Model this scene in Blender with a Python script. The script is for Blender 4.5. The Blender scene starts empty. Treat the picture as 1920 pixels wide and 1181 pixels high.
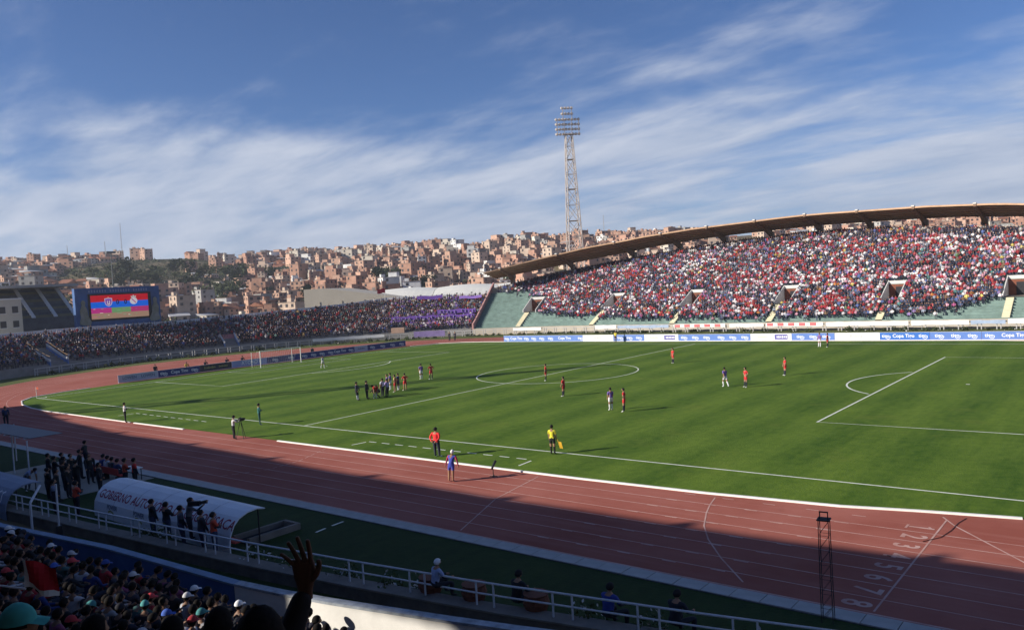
import bpy, bmesh, math, random
import numpy as np
from mathutils import Vector, Matrix
random.seed(7)
rng = np.random.default_rng(11)
S = bpy.context.scene
COL = S.collection
R = math.radians

# ------------------------------------------------------------------ camera
cam = bpy.data.cameras.new('camera')
cam.sensor_width = 36.0
cam.lens = 28.5
cam.clip_start = 0.1
cam.clip_end = 6000
CAM = bpy.data.objects.new('camera', cam)
COL.objects.link(CAM)
yaw, pitch, roll = -0.6805, -0.0381, -0.0590
fw = Vector((math.sin(yaw)*math.cos(pitch), math.cos(yaw)*math.cos(pitch), math.sin(pitch)))
rt = Vector((math.cos(yaw), -math.sin(yaw), 0))
up = rt.cross(fw)
r2 = rt*math.cos(roll) + up*math.sin(roll)
u2 = up*math.cos(roll) - rt*math.sin(roll)
CP = Vector((54.10, -74.33, 10.364))
CAM.matrix_world = Matrix(((r2.x, u2.x, -fw.x, CP.x), (r2.y, u2.y, -fw.y, CP.y), (r2.z, u2.z, -fw.z, CP.z), (0, 0, 0, 1)))
S.camera = CAM

# ------------------------------------------------------------------ sky, sun, exposure
SUN_EL = R(23.2)
SUN_DIR = Vector((-0.6*math.cos(SUN_EL), -0.8*math.cos(SUN_EL), math.sin(SUN_EL)))   # towards the sun
W = bpy.data.worlds.new('World')
S.world = W
W.use_nodes = True
nt = W.node_tree
nt.nodes.clear()
def wn(t, **k):
    n = nt.nodes.new(t)
    for a, b in k.items(): setattr(n, a, b)
    return n
def wl(a, b): nt.links.new(a, b)
sky = wn('ShaderNodeTexSky', sky_type="NISHITA", sun_disc=False, sun_elevation=SUN_EL, sun_rotation=R(216.87), altitude=1500, air_density=1.0, dust_density=0.2, ozone_density=3.0)
tc = wn('ShaderNodeTexCoord')
sep = wn('ShaderNodeSeparateXYZ'); wl(tc.outputs['Generated'], sep.inputs[0])
def wmath(op, a, b=None, c=None, clamp=False):
    n = wn('ShaderNodeMath', operation=op); n.use_clamp = clamp
    for i, v in enumerate((a, b, c)):
        if v is None: continue
        if isinstance(v, (int, float)): n.inputs[i].default_value = v
        else: wl(v, n.inputs[i])
    return n.outputs[0]
zc = wmath('ADD', wmath('MAXIMUM', sep.outputs[2], 0.0), 0.16)
px = wmath('DIVIDE', sep.outputs[0], zc)
py = wmath('DIVIDE', sep.outputs[1], zc)
cmb = wn('ShaderNodeCombineXYZ'); wl(px, cmb.inputs[0]); wl(py, cmb.inputs[1])
def wnoise(scale, detail, rough, dist, off, rot=0.0, sc=(1, 1, 1)):
    mp = wn('ShaderNodeMapping'); wl(cmb.outputs[0], mp.inputs[0])
    mp.inputs['Location'].default_value = off
    mp.inputs['Rotation'].default_value = (0, 0, rot)
    mp.inputs['Scale'].default_value = sc
    n = wn('ShaderNodeTexNoise'); wl(mp.outputs[0], n.inputs['Vector'])
    n.inputs['Scale'].default_value = scale; n.inputs['Detail'].default_value = detail
    n.inputs['Roughness'].default_value = rough; n.inputs['Distortion'].default_value = dist
    return n.outputs[0]
n1 = wnoise(0.62, 10, 0.56, 0.22, (2.3, 4.1, 0), R(35), (1.0, 1.45, 1))
n2 = wnoise(2.0, 10, 0.60, 0.25, (7.0, 2.0, 3.0), R(28), (0.8, 1.7, 1))
n3 = wnoise(1.1, 6, 0.55, 0.4, (5.0, 1.0, 8.0), R(-15), (1.0, 1.0, 1))
deck = wn('ShaderNodeMapRange', interpolation_type='SMOOTHSTEP')   # a deck that thins out overhead
wl(wmath('ADD', sep.outputs[2], wmath('MULTIPLY_ADD', n3, 0.20, -0.10)), deck.inputs[0])
deck.inputs[1].default_value = 0.32; deck.inputs[2].default_value = 0.10; deck.inputs[3].default_value = 0.0; deck.inputs[4].default_value = 1.0
dens = wmath('ADD', wmath('MULTIPLY', n1, 1.15), wmath('MULTIPLY', n2, 0.50))
dens = wmath('ADD', dens, wmath('MULTIPLY', deck.outputs[0], 0.40))
mr = wn('ShaderNodeMapRange', interpolation_type='SMOOTHSTEP')
wl(dens, mr.inputs[0])
mr.inputs[1].default_value = 0.86; mr.inputs[2].default_value = 1.30; mr.inputs[3].default_value = 0.0; mr.inputs[4].default_value = 0.92
mixc = wn('ShaderNodeMix', data_type='RGBA')
tint = wn('ShaderNodeVectorMath', operation='MULTIPLY'); wl(sky.outputs[0], tint.inputs[0]); tint.inputs[1].default_value = (0.77, 0.93, 1.24)   # thin, dry high-altitude air
wl(mr.outputs[0], mixc.inputs[0]); wl(tint.outputs[0], mixc.inputs[6])
cvar = wn('ShaderNodeMix', data_type='RGBA'); wl(wmath('MULTIPLY_ADD', n2, 2.6, -0.75, clamp=True), cvar.inputs[0])
cvar.inputs[6].default_value = (4.6, 5.6, 7.6, 1); cvar.inputs[7].default_value = (7.2, 7.8, 9.2, 1); wl(cvar.outputs[2], mixc.inputs[7])
bg = wn('ShaderNodeBackground'); wl(mixc.outputs[2], bg.inputs[0])
bg.inputs[1].default_value = 0.060
wo = wn('ShaderNodeOutputWorld'); wl(bg.outputs[0], wo.inputs[0])
sl = bpy.data.lights.new('sun', 'SUN')
sl.energy = 5.0
sl.angle = R(0.53)
sl.color = (1.0, 0.93, 0.82)
SUN = bpy.data.objects.new('sun', sl)
COL.objects.link(SUN)
SUN.location = (-60, -80, 90)
SUN.rotation_euler = SUN_DIR.to_track_quat('Z', 'Y').to_euler()
S.view_settings.view_transform = 'Standard'
S.view_settings.look = 'None'
S.view_settings.exposure = 0.5
S.view_settings.gamma = 1.0

# ------------------------------------------------------------------ materials
MATS = {}
def mat(name, col, rough=0.8, var=0.0, scale=1.0, col2=None, bump=0.0, bscale=None, metal=0.0, coords='Object', detail=4, emit=None, spec=0.3):
    if name in MATS: return MATS[name]
    m = bpy.data.materials.new(name); m.use_nodes = True
    t = m.node_tree; b = t.nodes['Principled BSDF']
    b.inputs['Base Color'].default_value = (*col, 1); b.inputs['Roughness'].default_value = rough
    b.inputs['Metallic'].default_value = metal; b.inputs['Specular IOR Level'].default_value = spec
    if emit:
        b.inputs['Emission Color'].default_value = (*col, 1); b.inputs['Emission Strength'].default_value = emit
    if var or col2 or bump:
        c = t.nodes.new('ShaderNodeTexCoord')
        n = t.nodes.new('ShaderNodeTexNoise'); n.inputs['Scale'].default_value = scale; n.inputs['Detail'].default_value = detail
        n.inputs['Roughness'].default_value = 0.62
        t.links.new(c.outputs[coords], n.inputs['Vector'])
        if var or col2:
            mx = t.nodes.new('ShaderNodeMix'); mx.data_type = 'RGBA'
            a = col if col2 else tuple(x*(1-var) for x in col)
            z = col2 if col2 else tuple(min(1, x*(1+var)) for x in col)
            mx.inputs[6].default_value = (*a, 1); mx.inputs[7].default_value = (*z, 1)
            rm = t.nodes.new('ShaderNodeMapRange'); rm.inputs[1].default_value = 0.3; rm.inputs[2].default_value = 0.7
            t.links.new(n.outputs[0], rm.inputs[0]); t.links.new(rm.outputs[0], mx.inputs[0])
            t.links.new(mx.outputs[2], b.inputs['Base Color'])
        if bump:
            n2 = t.nodes.new('ShaderNodeTexNoise'); n2.inputs['Scale'].default_value = bscale or scale*6; n2.inputs['Detail'].default_value = 5
            t.links.new(c.outputs[coords], n2.inputs['Vector'])
            bp = t.nodes.new('ShaderNodeBump'); bp.inputs['Strength'].default_value = bump; bp.inputs['Distance'].default_value = 0.05
            t.links.new(n2.outputs[0], bp.inputs['Height']); t.links.new(bp.outputs[0], b.inputs['Normal'])
    MATS[name] = m
    return m
def objcol_mat(name, rough=0.85, fac=1.0):
    if name in MATS: return MATS[name]
    m = bpy.data.materials.new(name); m.use_nodes = True
    t = m.node_tree; b = t.nodes['Principled BSDF']; b.inputs['Roughness'].default_value = rough
    b.inputs['Specular IOR Level'].default_value = 0.2
    o = t.nodes.new('ShaderNodeObjectInfo'); c = t.nodes.new('ShaderNodeTexCoord')
    n = t.nodes.new('ShaderNodeTexNoise'); n.inputs['Scale'].default_value = 9; t.links.new(c.outputs['Object'], n.inputs['Vector'])
    mx = t.nodes.new('ShaderNodeMix'); mx.data_type = 'RGBA'; mx.blend_type = 'MULTIPLY'; mx.inputs[0].default_value = 0.5
    t.links.new(o.outputs['Color'], mx.inputs[6]); t.links.new(n.outputs[0], mx.inputs[7]); t.links.new(mx.outputs[2], b.inputs['Base Color'])
    MATS[name] = m
    return m
def attr_mat(name, rough=0.85):
    if name in MATS: return MATS[name]
    m = bpy.data.materials.new(name); m.use_nodes = True
    t = m.node_tree; b = t.nodes['Principled BSDF']; b.inputs['Roughness'].default_value = rough
    b.inputs['Specular IOR Level'].default_value = 0.2
    a = t.nodes.new('ShaderNodeAttribute'); a.attribute_name = 'Col'; t.links.new(a.outputs['Color'], b.inputs['Base Color'])
    MATS[name] = m
    return m

# ------------------------------------------------------------------ mesh helpers
class MB:
    def __init__(s): s.v = []; s.f = []; s.m = []
    def add(s, vs, fs, mi=0):
        o = len(s.v); s.v += [tuple(p) for p in vs]; s.f += [tuple(i+o for i in f) for f in fs]; s.m += [mi]*len(fs); return s
    def quad(s, a, b, c, d, mi=0): return s.add((a, b, c, d), ((0, 1, 2, 3),), mi)
    def box(s, c, size, rz=0.0, mi=0):
        cx, cy, cz = c; a, b, h = (x/2 for x in size); ca, sa = math.cos(rz), math.sin(rz)
        vs = []
        for z in (-h, h):
            for x, y in ((-a, -b), (a, -b), (a, b), (-a, b)): vs.append((cx+x*ca-y*sa, cy+x*sa+y*ca, cz+z))
        return s.add(vs, ((3, 2, 1, 0), (4, 5, 6, 7), (0, 1, 5, 4), (1, 2, 6, 5), (2, 3, 7, 6), (3, 0, 4, 7)), mi)
    def tube(s, p, q, r, n=6, r2=None, mi=0):
        p = Vector(p); q = Vector(q); d = (q-p).normalized()
        x = d.orthogonal().normalized(); y = d.cross(x); r2 = r if r2 is None else r2
        vs = []
        for P, rr in ((p, r), (q, r2)):
            for i in range(n):
                a = 2*math.pi*i/n; vs.append(P + x*math.cos(a)*rr + y*math.sin(a)*rr)
        fs = [(i, (i+1) % n, n+(i+1) % n, n+i) for i in range(n)] + [tuple(range(n-1, -1, -1)), tuple(range(n, 2*n))]
        return s.add(vs, fs, mi)
    def strip(s, pts, w, z, mi=0):           # flat painted strip along a polyline
        n = len(pts); L = []; Rr = []
        for i, (x, y) in enumerate(pts):
            a = pts[max(0, i-1)]; b = pts[min(n-1, i+1)]
            if n > 2 and pts[0] == pts[-1]:
                if i == 0: a = pts[-2]
                if i == n-1: b = pts[1]
            dx, dy = b[0]-a[0], b[1]-a[1]; l = math.hypot(dx, dy) or 1
            nx, ny = -dy/l*w/2, dx/l*w/2
            L.append((x+nx, y+ny, z)); Rr.append((x-nx, y-ny, z))
        fs = [(n+i, n+i+1, i+1, i) for i in range(n-1)]
        return s.add(L+Rr, fs, mi)
    def wall(s, pts, z0, z1, th, mi=0):      # upright wall of thickness th along a polyline; z0,z1 numbers or lists
        n = len(pts); A = []; B = []
        Z0 = z0 if isinstance(z0, (list, tuple)) else [z0]*n; Z1 = z1 if isinstance(z1, (list, tuple)) else [z1]*n
        for i, (x, y) in enumerate(pts):
            a = pts[max(0, i-1)]; b = pts[min(n-1, i+1)]; dx, dy = b[0]-a[0], b[1]-a[1]; l = math.hypot(dx, dy) or 1
            nx, ny = -dy/l*th/2, dx/l*th/2
            A.append((x+nx, y+ny)); B.append((x-nx, y-ny))
        vs = []
        for i in range(n): vs += [(*A[i], Z0[i]), (*A[i], Z1[i]), (*B[i], Z1[i]), (*B[i], Z0[i])]
        fs = []
        for i in range(n-1):
            o = 4*i; p = o+4
            fs += [(o, o+1, p+1, p), (o+1, o+2, p+2, p+1), (o+2, o+3, p+3, p+2), (o+3, o, p, p+3)]
        fs += [(3, 2, 1, 0), (4*n-4, 4*n-3, 4*n-2, 4*n-1)]
        return s.add(vs, fs, mi)
    def mesh(s, name, mats, smooth=False):
        me = bpy.data.meshes.new(name); me.from_pydata(s.v, [], s.f)
        for m in (mats if isinstance(mats, (list, tuple)) else [mats]): me.materials.append(m)
        if any(s.m): me.polygons.foreach_set('material_index', s.m)
        if smooth: me.polygons.foreach_set('use_smooth', [True]*len(s.f))
        me.update(); return me
    def obj(s, name, mats, parent=None, smooth=False):
        return link(name, s.mesh(name, mats, smooth), parent)
def link(name, me, parent=None):
    o = bpy.data.objects.new(name, me); COL.objects.link(o)
    if parent: o.parent = parent
    return o
def tag(o, label=None, cat=None, group=None, kind=None):
    if label: o['label'] = label
    if cat: o['category'] = cat
    if group: o['group'] = group
    if kind: o['kind'] = kind
    return o
def empty(name, loc=(0, 0, 0), rz=0.0, label=None, cat=None, group=None):
    o = bpy.data.objects.new(name, None); COL.objects.link(o); o.location = loc; o.rotation_euler = (0, 0, rz); o.empty_display_size = 0.2
    return tag(o, label, cat, group)
def text_mesh(txt, size, mats, bold=0.0, align='CENTER', extr=0.0, shear=0.0):
    cu = bpy.data.curves.new('lettering', 'FONT'); cu.body = txt; cu.size = size; cu.align_x = align; cu.align_y = 'CENTER'
    cu.offset = bold; cu.extrude = extr; cu.resolution_u = 3; cu.shear = shear
    o = bpy.data.objects.new('t', cu); COL.objects.link(o); bpy.context.view_layer.update()
    me = bpy.data.meshes.new_from_object(o.evaluated_get(bpy.context.evaluated_depsgraph_get()))
    bpy.data.objects.remove(o); bpy.data.curves.remove(cu)
    me.materials.clear(); me.materials.append(mats); me.name = 'lettering'
    return me
ORD = ['first', 'second', 'third', 'fourth', 'fifth', 'sixth', 'seventh', 'eighth', 'ninth', 'tenth', 'eleventh', 'twelfth', 'thirteenth', 'fourteenth', 'fifteenth', 'sixteenth', 'seventeenth', 'eighteenth', 'nineteenth', 'twentieth']
TENS = {20: ('twenty', 'twentieth'), 30: ('thirty', 'thirtieth'), 40: ('forty', 'fortieth'), 50: ('fifty', 'fiftieth'), 60: ('sixty', 'sixtieth'), 70: ('seventy', 'seventieth'), 80: ('eighty', 'eightieth'), 90: ('ninety', 'ninetieth')}
def ordw(i):
    i += 1
    if i <= 20: return ORD[i-1]
    if i < 100:
        t = i//10*10
        return TENS[t][1] if i == t else TENS[t][0] + '-' + ORD[i-t-1]
    return 'hundredth' if i == 100 else 'hundred-and-' + ordw(i-101)

# ------------------------------------------------------------------ the bowl: arc along the far side (0 = middle), d = distance back from the front row
SX, R0 = 37.0, 59.0
def bp(a, d, side=1):
    if abs(a) <= SX: x, y = a, R0+d
    else:
        th = (abs(a)-SX)/R0; x = math.copysign(SX+(R0+d)*math.sin(th), a); y = (R0+d)*math.cos(th)
    return (x, y*side)
def bn(a, side=1):          # outward direction
    if abs(a) <= SX: return (0.0, 1.0*side)
    th = (abs(a)-SX)/R0; return (math.copysign(math.sin(th), a), math.cos(th)*side)
RA = [-200, -150, -136, -121, -108, -97, -88, -80.6, -68.6, -61.5, -61.4, -58, -52.8, -46, -37.4, -25.5, -14, 0]
RD = [11, 11.1, 11.4, 11.1, 11.8, 12.7, 13.7, 15.2, 15, 15, 16.2, 17.8, 20.7, 23.6, 26.6, 28.8, 30.6, 31.6]
def rim0(a): return float(np.interp(-abs(a), RA, RD))
def rim(a): return rim0(a) - 2.3
FZ = ([0, 5, 14, 22, 33, 43, 52, 61], [20.2, 20.1, 19.8, 19.5, 18.7, 17.4, 15.4, 13.1])
BZ = ([0, 14, 25, 36, 49, 61], [18.4, 18.1, 17.6, 16.6, 14.2, 11.8])
def roof_f(a): return float(np.interp(abs(a), *FZ))
def roof_b(a): return float(np.interp(abs(a), *BZ))
def frange(a, b, st):
    n = max(1, int(round((b-a)/st))); return [a+(b-a)*i/n for i in range(n+1)]
# ------------------------------------------------------------------ terrain (one sheet to the horizon)
from mathutils import noise as mnoise
AZ = [-180, -90, -73, -65, -60.5, -57.5, -54, -48, -41, -33, -26, -12, -2, 20, 90, 180]
TN = [.005, .03, .050, .053, .051, .042, .0445, .045, .046, .046, .042, .038, .038, .03, .005, .005]
def ridge_r(az): return 640 + 60*math.sin(R(az)*5+0.6) + 30*math.sin(R(az)*13)
def terr(x, y):
    dx, dy = x-CP.x, y-CP.y; r = math.hypot(dx, dy); az = math.degrees(math.atan2(dx, dy))
    rr = ridge_r(az); H = CP.z + rr*float(np.interp(az, AZ, TN))
    r0 = 275.0
    if r <= r0: return -0.08
    t = (r-r0)/(rr-r0)
    if t < 1:
        k = t*t*(3-2*t)*0.45 + t*0.55
        z = H*k
        z += (mnoise.noise(Vector((x*0.012, y*0.012, 0.3)))*7 + mnoise.noise(Vector((x*0.035, y*0.035, 4.3)))*2.5)*math.sin(math.pi*min(1, t))
    else:
        z = H*(1-0.25*min(1, (t-1)/1.2)) - 30*max(0, t-2.2)
    return max(-60.0, z-0.08)
def build_ground():
    rad = [0, 80, 160, 230, 275] + list(range(285, 760, 9)) + [790, 850, 950, 1150, 1500]
    azs = frange(-180, -80, 10)[:-1] + frange(-80, 4, 0.8)[:-1] + frange(4, 180, 11)
    b = MB(); n = len(azs); vs = []
    for r in rad:
        for a in azs[:-1]:
            x = CP.x + r*math.sin(R(a)); y = CP.y + r*math.cos(R(a)); vs.append((x, y, terr(x, y) if r > 0 else -0.08))
    n -= 1
    fs = [(i*n+j, (i+1)*n+j, (i+1)*n+(j+1) % n, i*n+(j+1) % n) for i in range(len(rad)-1) for j in range(n)]
    b.add(vs, fs)
    m = mat('hill_earth', (0.20, 0.135, 0.075), 0.95, col2=(0.075, 0.075, 0.03), scale=0.022, coords='Object', detail=9, bump=0.5, bscale=0.3)
    return tag(b.obj('ground', m, None, True), 'dry brown and olive ground rising into the hillside behind the stadium', kind='structure')
build_ground()

# ------------------------------------------------------------------ grass, track
def grass_mat(name, c1, c2, stripes):
    m = bpy.data.materials.new(name); m.use_nodes = True; t = m.node_tree; b = t.nodes['Principled BSDF']
    b.inputs['Roughness'].default_value = 0.9; b.inputs['Specular IOR Level'].default_value = 0.15
    c = t.nodes.new('ShaderNodeTexCoord'); L = t.links.new
    def noi(sc, det, scl=(1, 1, 1)):
        mp = t.nodes.new('ShaderNodeMapping'); mp.inputs['Scale'].default_value = scl; L(c.outputs['Object'], mp.inputs[0])
        n = t.nodes.new('ShaderNodeTexNoise'); n.inputs['Scale'].default_value = sc; n.inputs['Detail'].default_value = det; n.inputs['Roughness'].default_value = 0.68; L(mp.outputs[0], n.inputs['Vector']); return n.outputs[0]
    def ma(op, a, bb):
        n = t.nodes.new('ShaderNodeMath'); n.operation = op
        for i, v in enumerate((a, bb)):
            if isinstance(v, (int, float)): n.inputs[i].default_value = v
            else: L(v, n.inputs[i])
        return n.outputs[0]
    f = ma('ADD', ma('MULTIPLY', noi(0.10, 6), 0.55), ma('MULTIPLY', noi(1.6, 8), 0.5))
    f = ma('ADD', f, ma('MULTIPLY', noi(0.9, 6, (2.0, 0.2, 1)), 0.5))
    if stripes:
        sx = t.nodes.new('ShaderNodeSeparateXYZ'); L(c.outputs['Object'], sx.inputs[0])
        ang = ma('ADD', ma('MULTIPLY', sx.outputs[0], 1.0), ma('MULTIPLY', noi(0.3, 3), 1.2))
        f = ma('ADD', f, ma('MULTIPLY', ma('SINE', ma('MULTIPLY', ang, 1.25), 0), 0.085))
    mr = t.nodes.new('ShaderNodeMapRange'); mr.inputs[1].default_value = 0.54; mr.inputs[2].default_value = 0.96; L(f, mr.inputs[0])
    mx = t.nodes.new('ShaderNodeMix'); mx.data_type = 'RGBA'; mx.inputs[6].default_value = (*c1, 1); mx.inputs[7].default_value = (*c2, 1)
    L(mr.outputs[0], mx.inputs[0])
    dr = t.nodes.new('ShaderNodeMapRange'); dr.inputs[1].default_value = 0.56; dr.inputs[2].default_value = 0.80; dr.inputs[3].default_value = 0; dr.inputs[4].default_value = .55; L(noi(0.22, 9), dr.inputs[0])
    mx2 = t.nodes.new('ShaderNodeMix'); mx2.data_type = 'RGBA'; L(dr.outputs[0], mx2.inputs[0]); L(mx.outputs[2], mx2.inputs[6]); mx2.inputs[7].default_value = (c2[0]*1.35, c2[1]*.98, c2[2]*1.5, 1); L(mx2.outputs[2], b.inputs['Base Color'])   # dry patches
    bpn = t.nodes.new('ShaderNodeBump'); bpn.inputs['Strength'].default_value = 0.7; bpn.inputs['Distance'].default_value = 0.06
    L(noi(7, 6), bpn.inputs['Height']); L(bpn.outputs[0], b.inputs['Normal'])
    MATS[name] = m; return m
M_GRASS = grass_mat('pitch_grass', (0.040, 0.092, 0.006), (0.118, 0.186, 0.020), True)
M_VERGE = grass_mat('verge_grass', (0.055, 0.085, 0.018), (0.13, 0.14, 0.045), False)
def track_mat():
    m = bpy.data.materials.new('track_rubber'); m.use_nodes = True; t = m.node_tree; b = t.nodes['Principled BSDF']; b.inputs['Roughness'].default_value = .88; b.inputs['Specular IOR Level'].default_value = .15; L = t.links.new; c = t.nodes.new('ShaderNodeTexCoord')
    def noi(sc, det, scl):
        mp = t.nodes.new('ShaderNodeMapping'); mp.inputs['Scale'].default_value = scl; L(c.outputs['Object'], mp.inputs[0]); n = t.nodes.new('ShaderNodeTexNoise'); n.inputs['Scale'].default_value = sc; n.inputs['Detail'].default_value = det; n.inputs['Roughness'].default_value = .65; L(mp.outputs[0], n.inputs['Vector']); return n.outputs[0]
    def ramp(f, a, z, lo, hi):
        r = t.nodes.new('ShaderNodeMapRange'); r.inputs[1].default_value = a; r.inputs[2].default_value = z; r.inputs[3].default_value = lo; r.inputs[4].default_value = hi; L(f, r.inputs[0]); return r.outputs[0]
    def mix(f, a, z):
        x = t.nodes.new('ShaderNodeMix'); x.data_type = 'RGBA'; L(f, x.inputs[0])
        for i, v in ((6, a), (7, z)):
            if isinstance(v, tuple): x.inputs[i].default_value = (*v, 1)
            else: L(v, x.inputs[i])
        return x.outputs[2]
    col = mix(ramp(noi(.13, 9, (1, 1, 1)), .35, .68, 0, 1), (.29, .083, .058), (.39, .138, .105))
    col = mix(ramp(noi(.8, 7, (.08, 1.6, 1)), .52, .75, 0, .45), col, (.44, .19, .155))        # scuffed lanes
    col = mix(ramp(noi(.45, 10, (1, 1, 1)), .60, .78, 0, .5), col, (.20, .065, .05))            # darker patched rubber
    L(col, b.inputs['Base Color']); bpn = t.nodes.new('ShaderNodeBump'); bpn.inputs['Strength'].default_value = .25; bpn.inputs['Distance'].default_value = .03; L(noi(50, 4, (1, 1, 1)), bpn.inputs['Height']); L(bpn.outputs[0], b.inputs['Normal']); return m
M_TRACK = track_mat()
M_LINE = mat('field_paint', (0.72, 0.74, 0.66), 0.8, var=0.18, scale=2.5)
M_TLINE = mat('track_paint', (0.62, 0.42, 0.37), 0.8, col2=(0.44, 0.22, 0.18), scale=1.1, detail=9)
M_CURB = mat('curb_white', (0.82, 0.80, 0.76), 0.6, var=0.08, scale=2)
def disc_poly(pts, z, name, m, kind='structure'):
    b = MB(); b.add([(x, y, z) for x, y in pts], [tuple(range(len(pts)))])
    return tag(b.obj(name, m), kind=kind)
def stadium_pts(r, n=48, cx=SX):
    p = []
    for i in range(n+1):
        a = -math.pi/2 + math.pi*i/n; p.append((cx+r*math.cos(a), r*math.sin(a)))
    for i in range(n+1):
        a = math.pi/2 + math.pi*i/n; p.append((-cx+r*math.cos(a), r*math.sin(a)))
    return p
tag(disc_poly(stadium_pts(R0-0.3), -0.012, 'grass_verge', M_VERGE), 'grass verge between the running track and the stands')
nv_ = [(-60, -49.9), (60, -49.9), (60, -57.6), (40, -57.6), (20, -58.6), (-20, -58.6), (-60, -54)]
tag(disc_poly(nv_[::-1], -0.006, 'grass_verge', grass_mat('shaded_grass', (0.016, 0.034, 0.009), (0.034, 0.060, 0.014), False)), 'dark lush grass strip between the slabs and the railing')  # same verge grass, colour darkened to deepen the roof shadow lying on it
tr = stadium_pts(49.75)
tr = [(x, y) for x, y in tr if not (y < -20 and x > 37.5)]
tr = [(-37, -49.75), (86, -49.75), (86, -20)] + [p for p in tr if not (p[1] < -20 and abs(p[0]) <= 37.6)]
track = tag(disc_poly(tr, 0.0, 'running_track', M_TRACK), 'brick red rubber running track with pale lane lines round the pitch')
# infield grass: measured outline, curved at the corners
near = [(-37, -39.75), (-42, -39.3), (-47, -38.4), (-51, -37.0), (-54, -34.8), (-55.6, -30.5), (-56.6, -23.2), (-56.9, -16)]
left_far = [(-56.6, 0), (-55.6, 14), (-55.1, 22), (-54.5, 30), (-52.5, 35), (-49, 37.2), (-44, 38.2), (-39, 38.4)]
infield = near + left_far + [(0, 38.9), (37, 39.4), (50, 37.0), (56, 30), (57, 0), (56, -28), (53.5, -35.6), (49.5, -37.6), (43, -38.95), (37, -39.5), (30, -39.75)]
pitch = tag(disc_poly(infield, 0.008, 'pitch', M_GRASS), 'green mown football pitch with faint white markings')
HL, HW = 52.3, 34.9
def circ(cx, cy, r, a0, a1, n=64): return [(cx+r*math.cos(R(a0+(a1-a0)*i/n)), cy+r*math.sin(R(a0+(a1-a0)*i/n))) for i in range(n+1)]
def mark(name, pts, w=0.13, z=0.014, m=None, parent=None):
    b = MB(); b.strip(pts, w, z); return b.obj(name, m or M_LINE, parent or pitch)
mark('touchline', [(-HL, -HW), (HL, -HW)]); mark('touchline', [(-HL, HW), (HL, HW)])
mark('goal_line', [(-HL, -HW+.1), (-HL, HW-.1)]); mark('goal_line', [(HL, -HW+.1), (HL, HW-.1)])
mark('halfway_line', [(0, -HW+.1), (0, HW-.1)]); mark('centre_circle', circ(0, 0, 9.15, 0, 360, 96), z=0.0145)
for s in (-1, 1):
    x0 = s*(HL-16.5); x5 = s*(HL-5.5)
    mark('penalty_area_line', [(s*(HL-.1), -20.16), (x0, -20.16), (x0, 20.16), (s*(HL-.1), 20.16)], w=0.15)
    mark('goal_area_line', [(s*(HL-.1), -9.16), (x5, -9.16), (x5, 9.16), (s*(HL-.1), 9.16)])
    cx = s*(HL-11); a = math.degrees(math.acos(5.5/9.15))
    mark('penalty_arc', circ(cx, 0, 9.15, 180-a+2, 180+a-2) if s > 0 else circ(cx, 0, 9.15, -a+2, a-2), w=0.15)
    mark('penalty_spot', [(cx-.14, 0), (cx+.14, 0)], w=0.28)
    for c in (-1, 1):
        a0 = {(-1, -1): 0, (-1, 1): 270, (1, -1): 90, (1, 1): 180}[(s, c)]
        mark('corner_arc', circ(s*HL, c*HW, 1.0, a0+4, a0+86, 10), z=0.0145)
for pts in ([(10.6, -37.3), (25.0, -37.2)], [(25.0, -37.3), (25.2, -39.6)], [(10.6, -37.4), (10.3, -39.4)], [(-24, -36.7), (-10.5, -36.9)], [(-24, -36.8), (-24.3, -39.3)]):
    L = math.hypot(pts[1][0]-pts[0][0], pts[1][1]-pts[0][1]); n = int(L/1.3) or 1
    for i in range(n):
        f0, f1 = (i+0.05)/n, (i+0.62)/n
        mark('technical_area_dash', [tuple(pts[0][k]+(pts[1][k]-pts[0][k])*f for k in (0, 1)) for f in (f0, f1)], w=0.12)

# white kerbs round the infield
curb_near = [(49.5, -37.65), (46, -38.3), (43, -39.0), (37, -39.55), (30, -39.8), (20, -39.85), (3.7, -39.9)]
curb_left = [(-9.2, -40.0), (-17.6, -40.0)]
curb_bend = [(-18.3, -40.0), (-37, -39.8), (-42, -39.35), (-47, -38.45), (-51, -37.05), (-54, -34.85), (-55.6, -30.5), (-56.1, -27)]
curb_far = [(-54.9, 30), (-52.8, 35.2), (-49, 37.4), (-44, 38.4), (-39, 38.6), (0, 39.1), (37, 39.6), (46, 38.4)]
for nm, p, w in (('kerb', curb_near, 0.16), ('kerb', curb_left, 0.16), ('kerb', curb_bend, 0.12), ('kerb', curb_far, 0.14)):
    b = MB(); b.wall(p, -0.01, 0.07, w); b.obj(nm, M_CURB, track)
# lane lines (eight lanes; the near straight runs on into a chute)
for k in range(1, 9):
    r = 39.9 + 1.215*k
    p = [(74, -r+0.1), (37, -r)] + [(-37-r*math.sin(R(t)), -r*math.cos(R(t))) for t in range(0, 181, 4)] + [(40, r)]
    mark('lane_line', p, w=0.055 if k < 8 else 0.09, z=0.004, m=M_TLINE, parent=track)
mark('outer_line', [(74, -49.66), (37, -49.7), (-37, -49.7)], w=0.05, z=0.004, m=M_TLINE, parent=track)
mark('finish_line', [(47.1, -39.0), (47.1, -49.4)], w=0.065, z=0.008, m=M_TLINE, parent=track)
mark('break_line', [(37.7, -40.0), (38.0, -41.2), (38.4, -42.4), (39.1, -44.1), (40.0, -45.6), (41.3, -47.3), (42.9, -49.1)], w=0.06, z=0.008, m=M_TLINE, parent=track)
mark('chute_line', [(46.9, -38.7), (47.5, -39.7), (50.1, -42.8), (54, -47.5)], w=0.07, z=0.0085, m=M_TLINE, parent=track)
mark('start_line', [(27.7, -40.3), (28.5, -44.8), (30.4, -49.4)], w=0.06, z=0.008, m=M_TLINE, parent=track)
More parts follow.
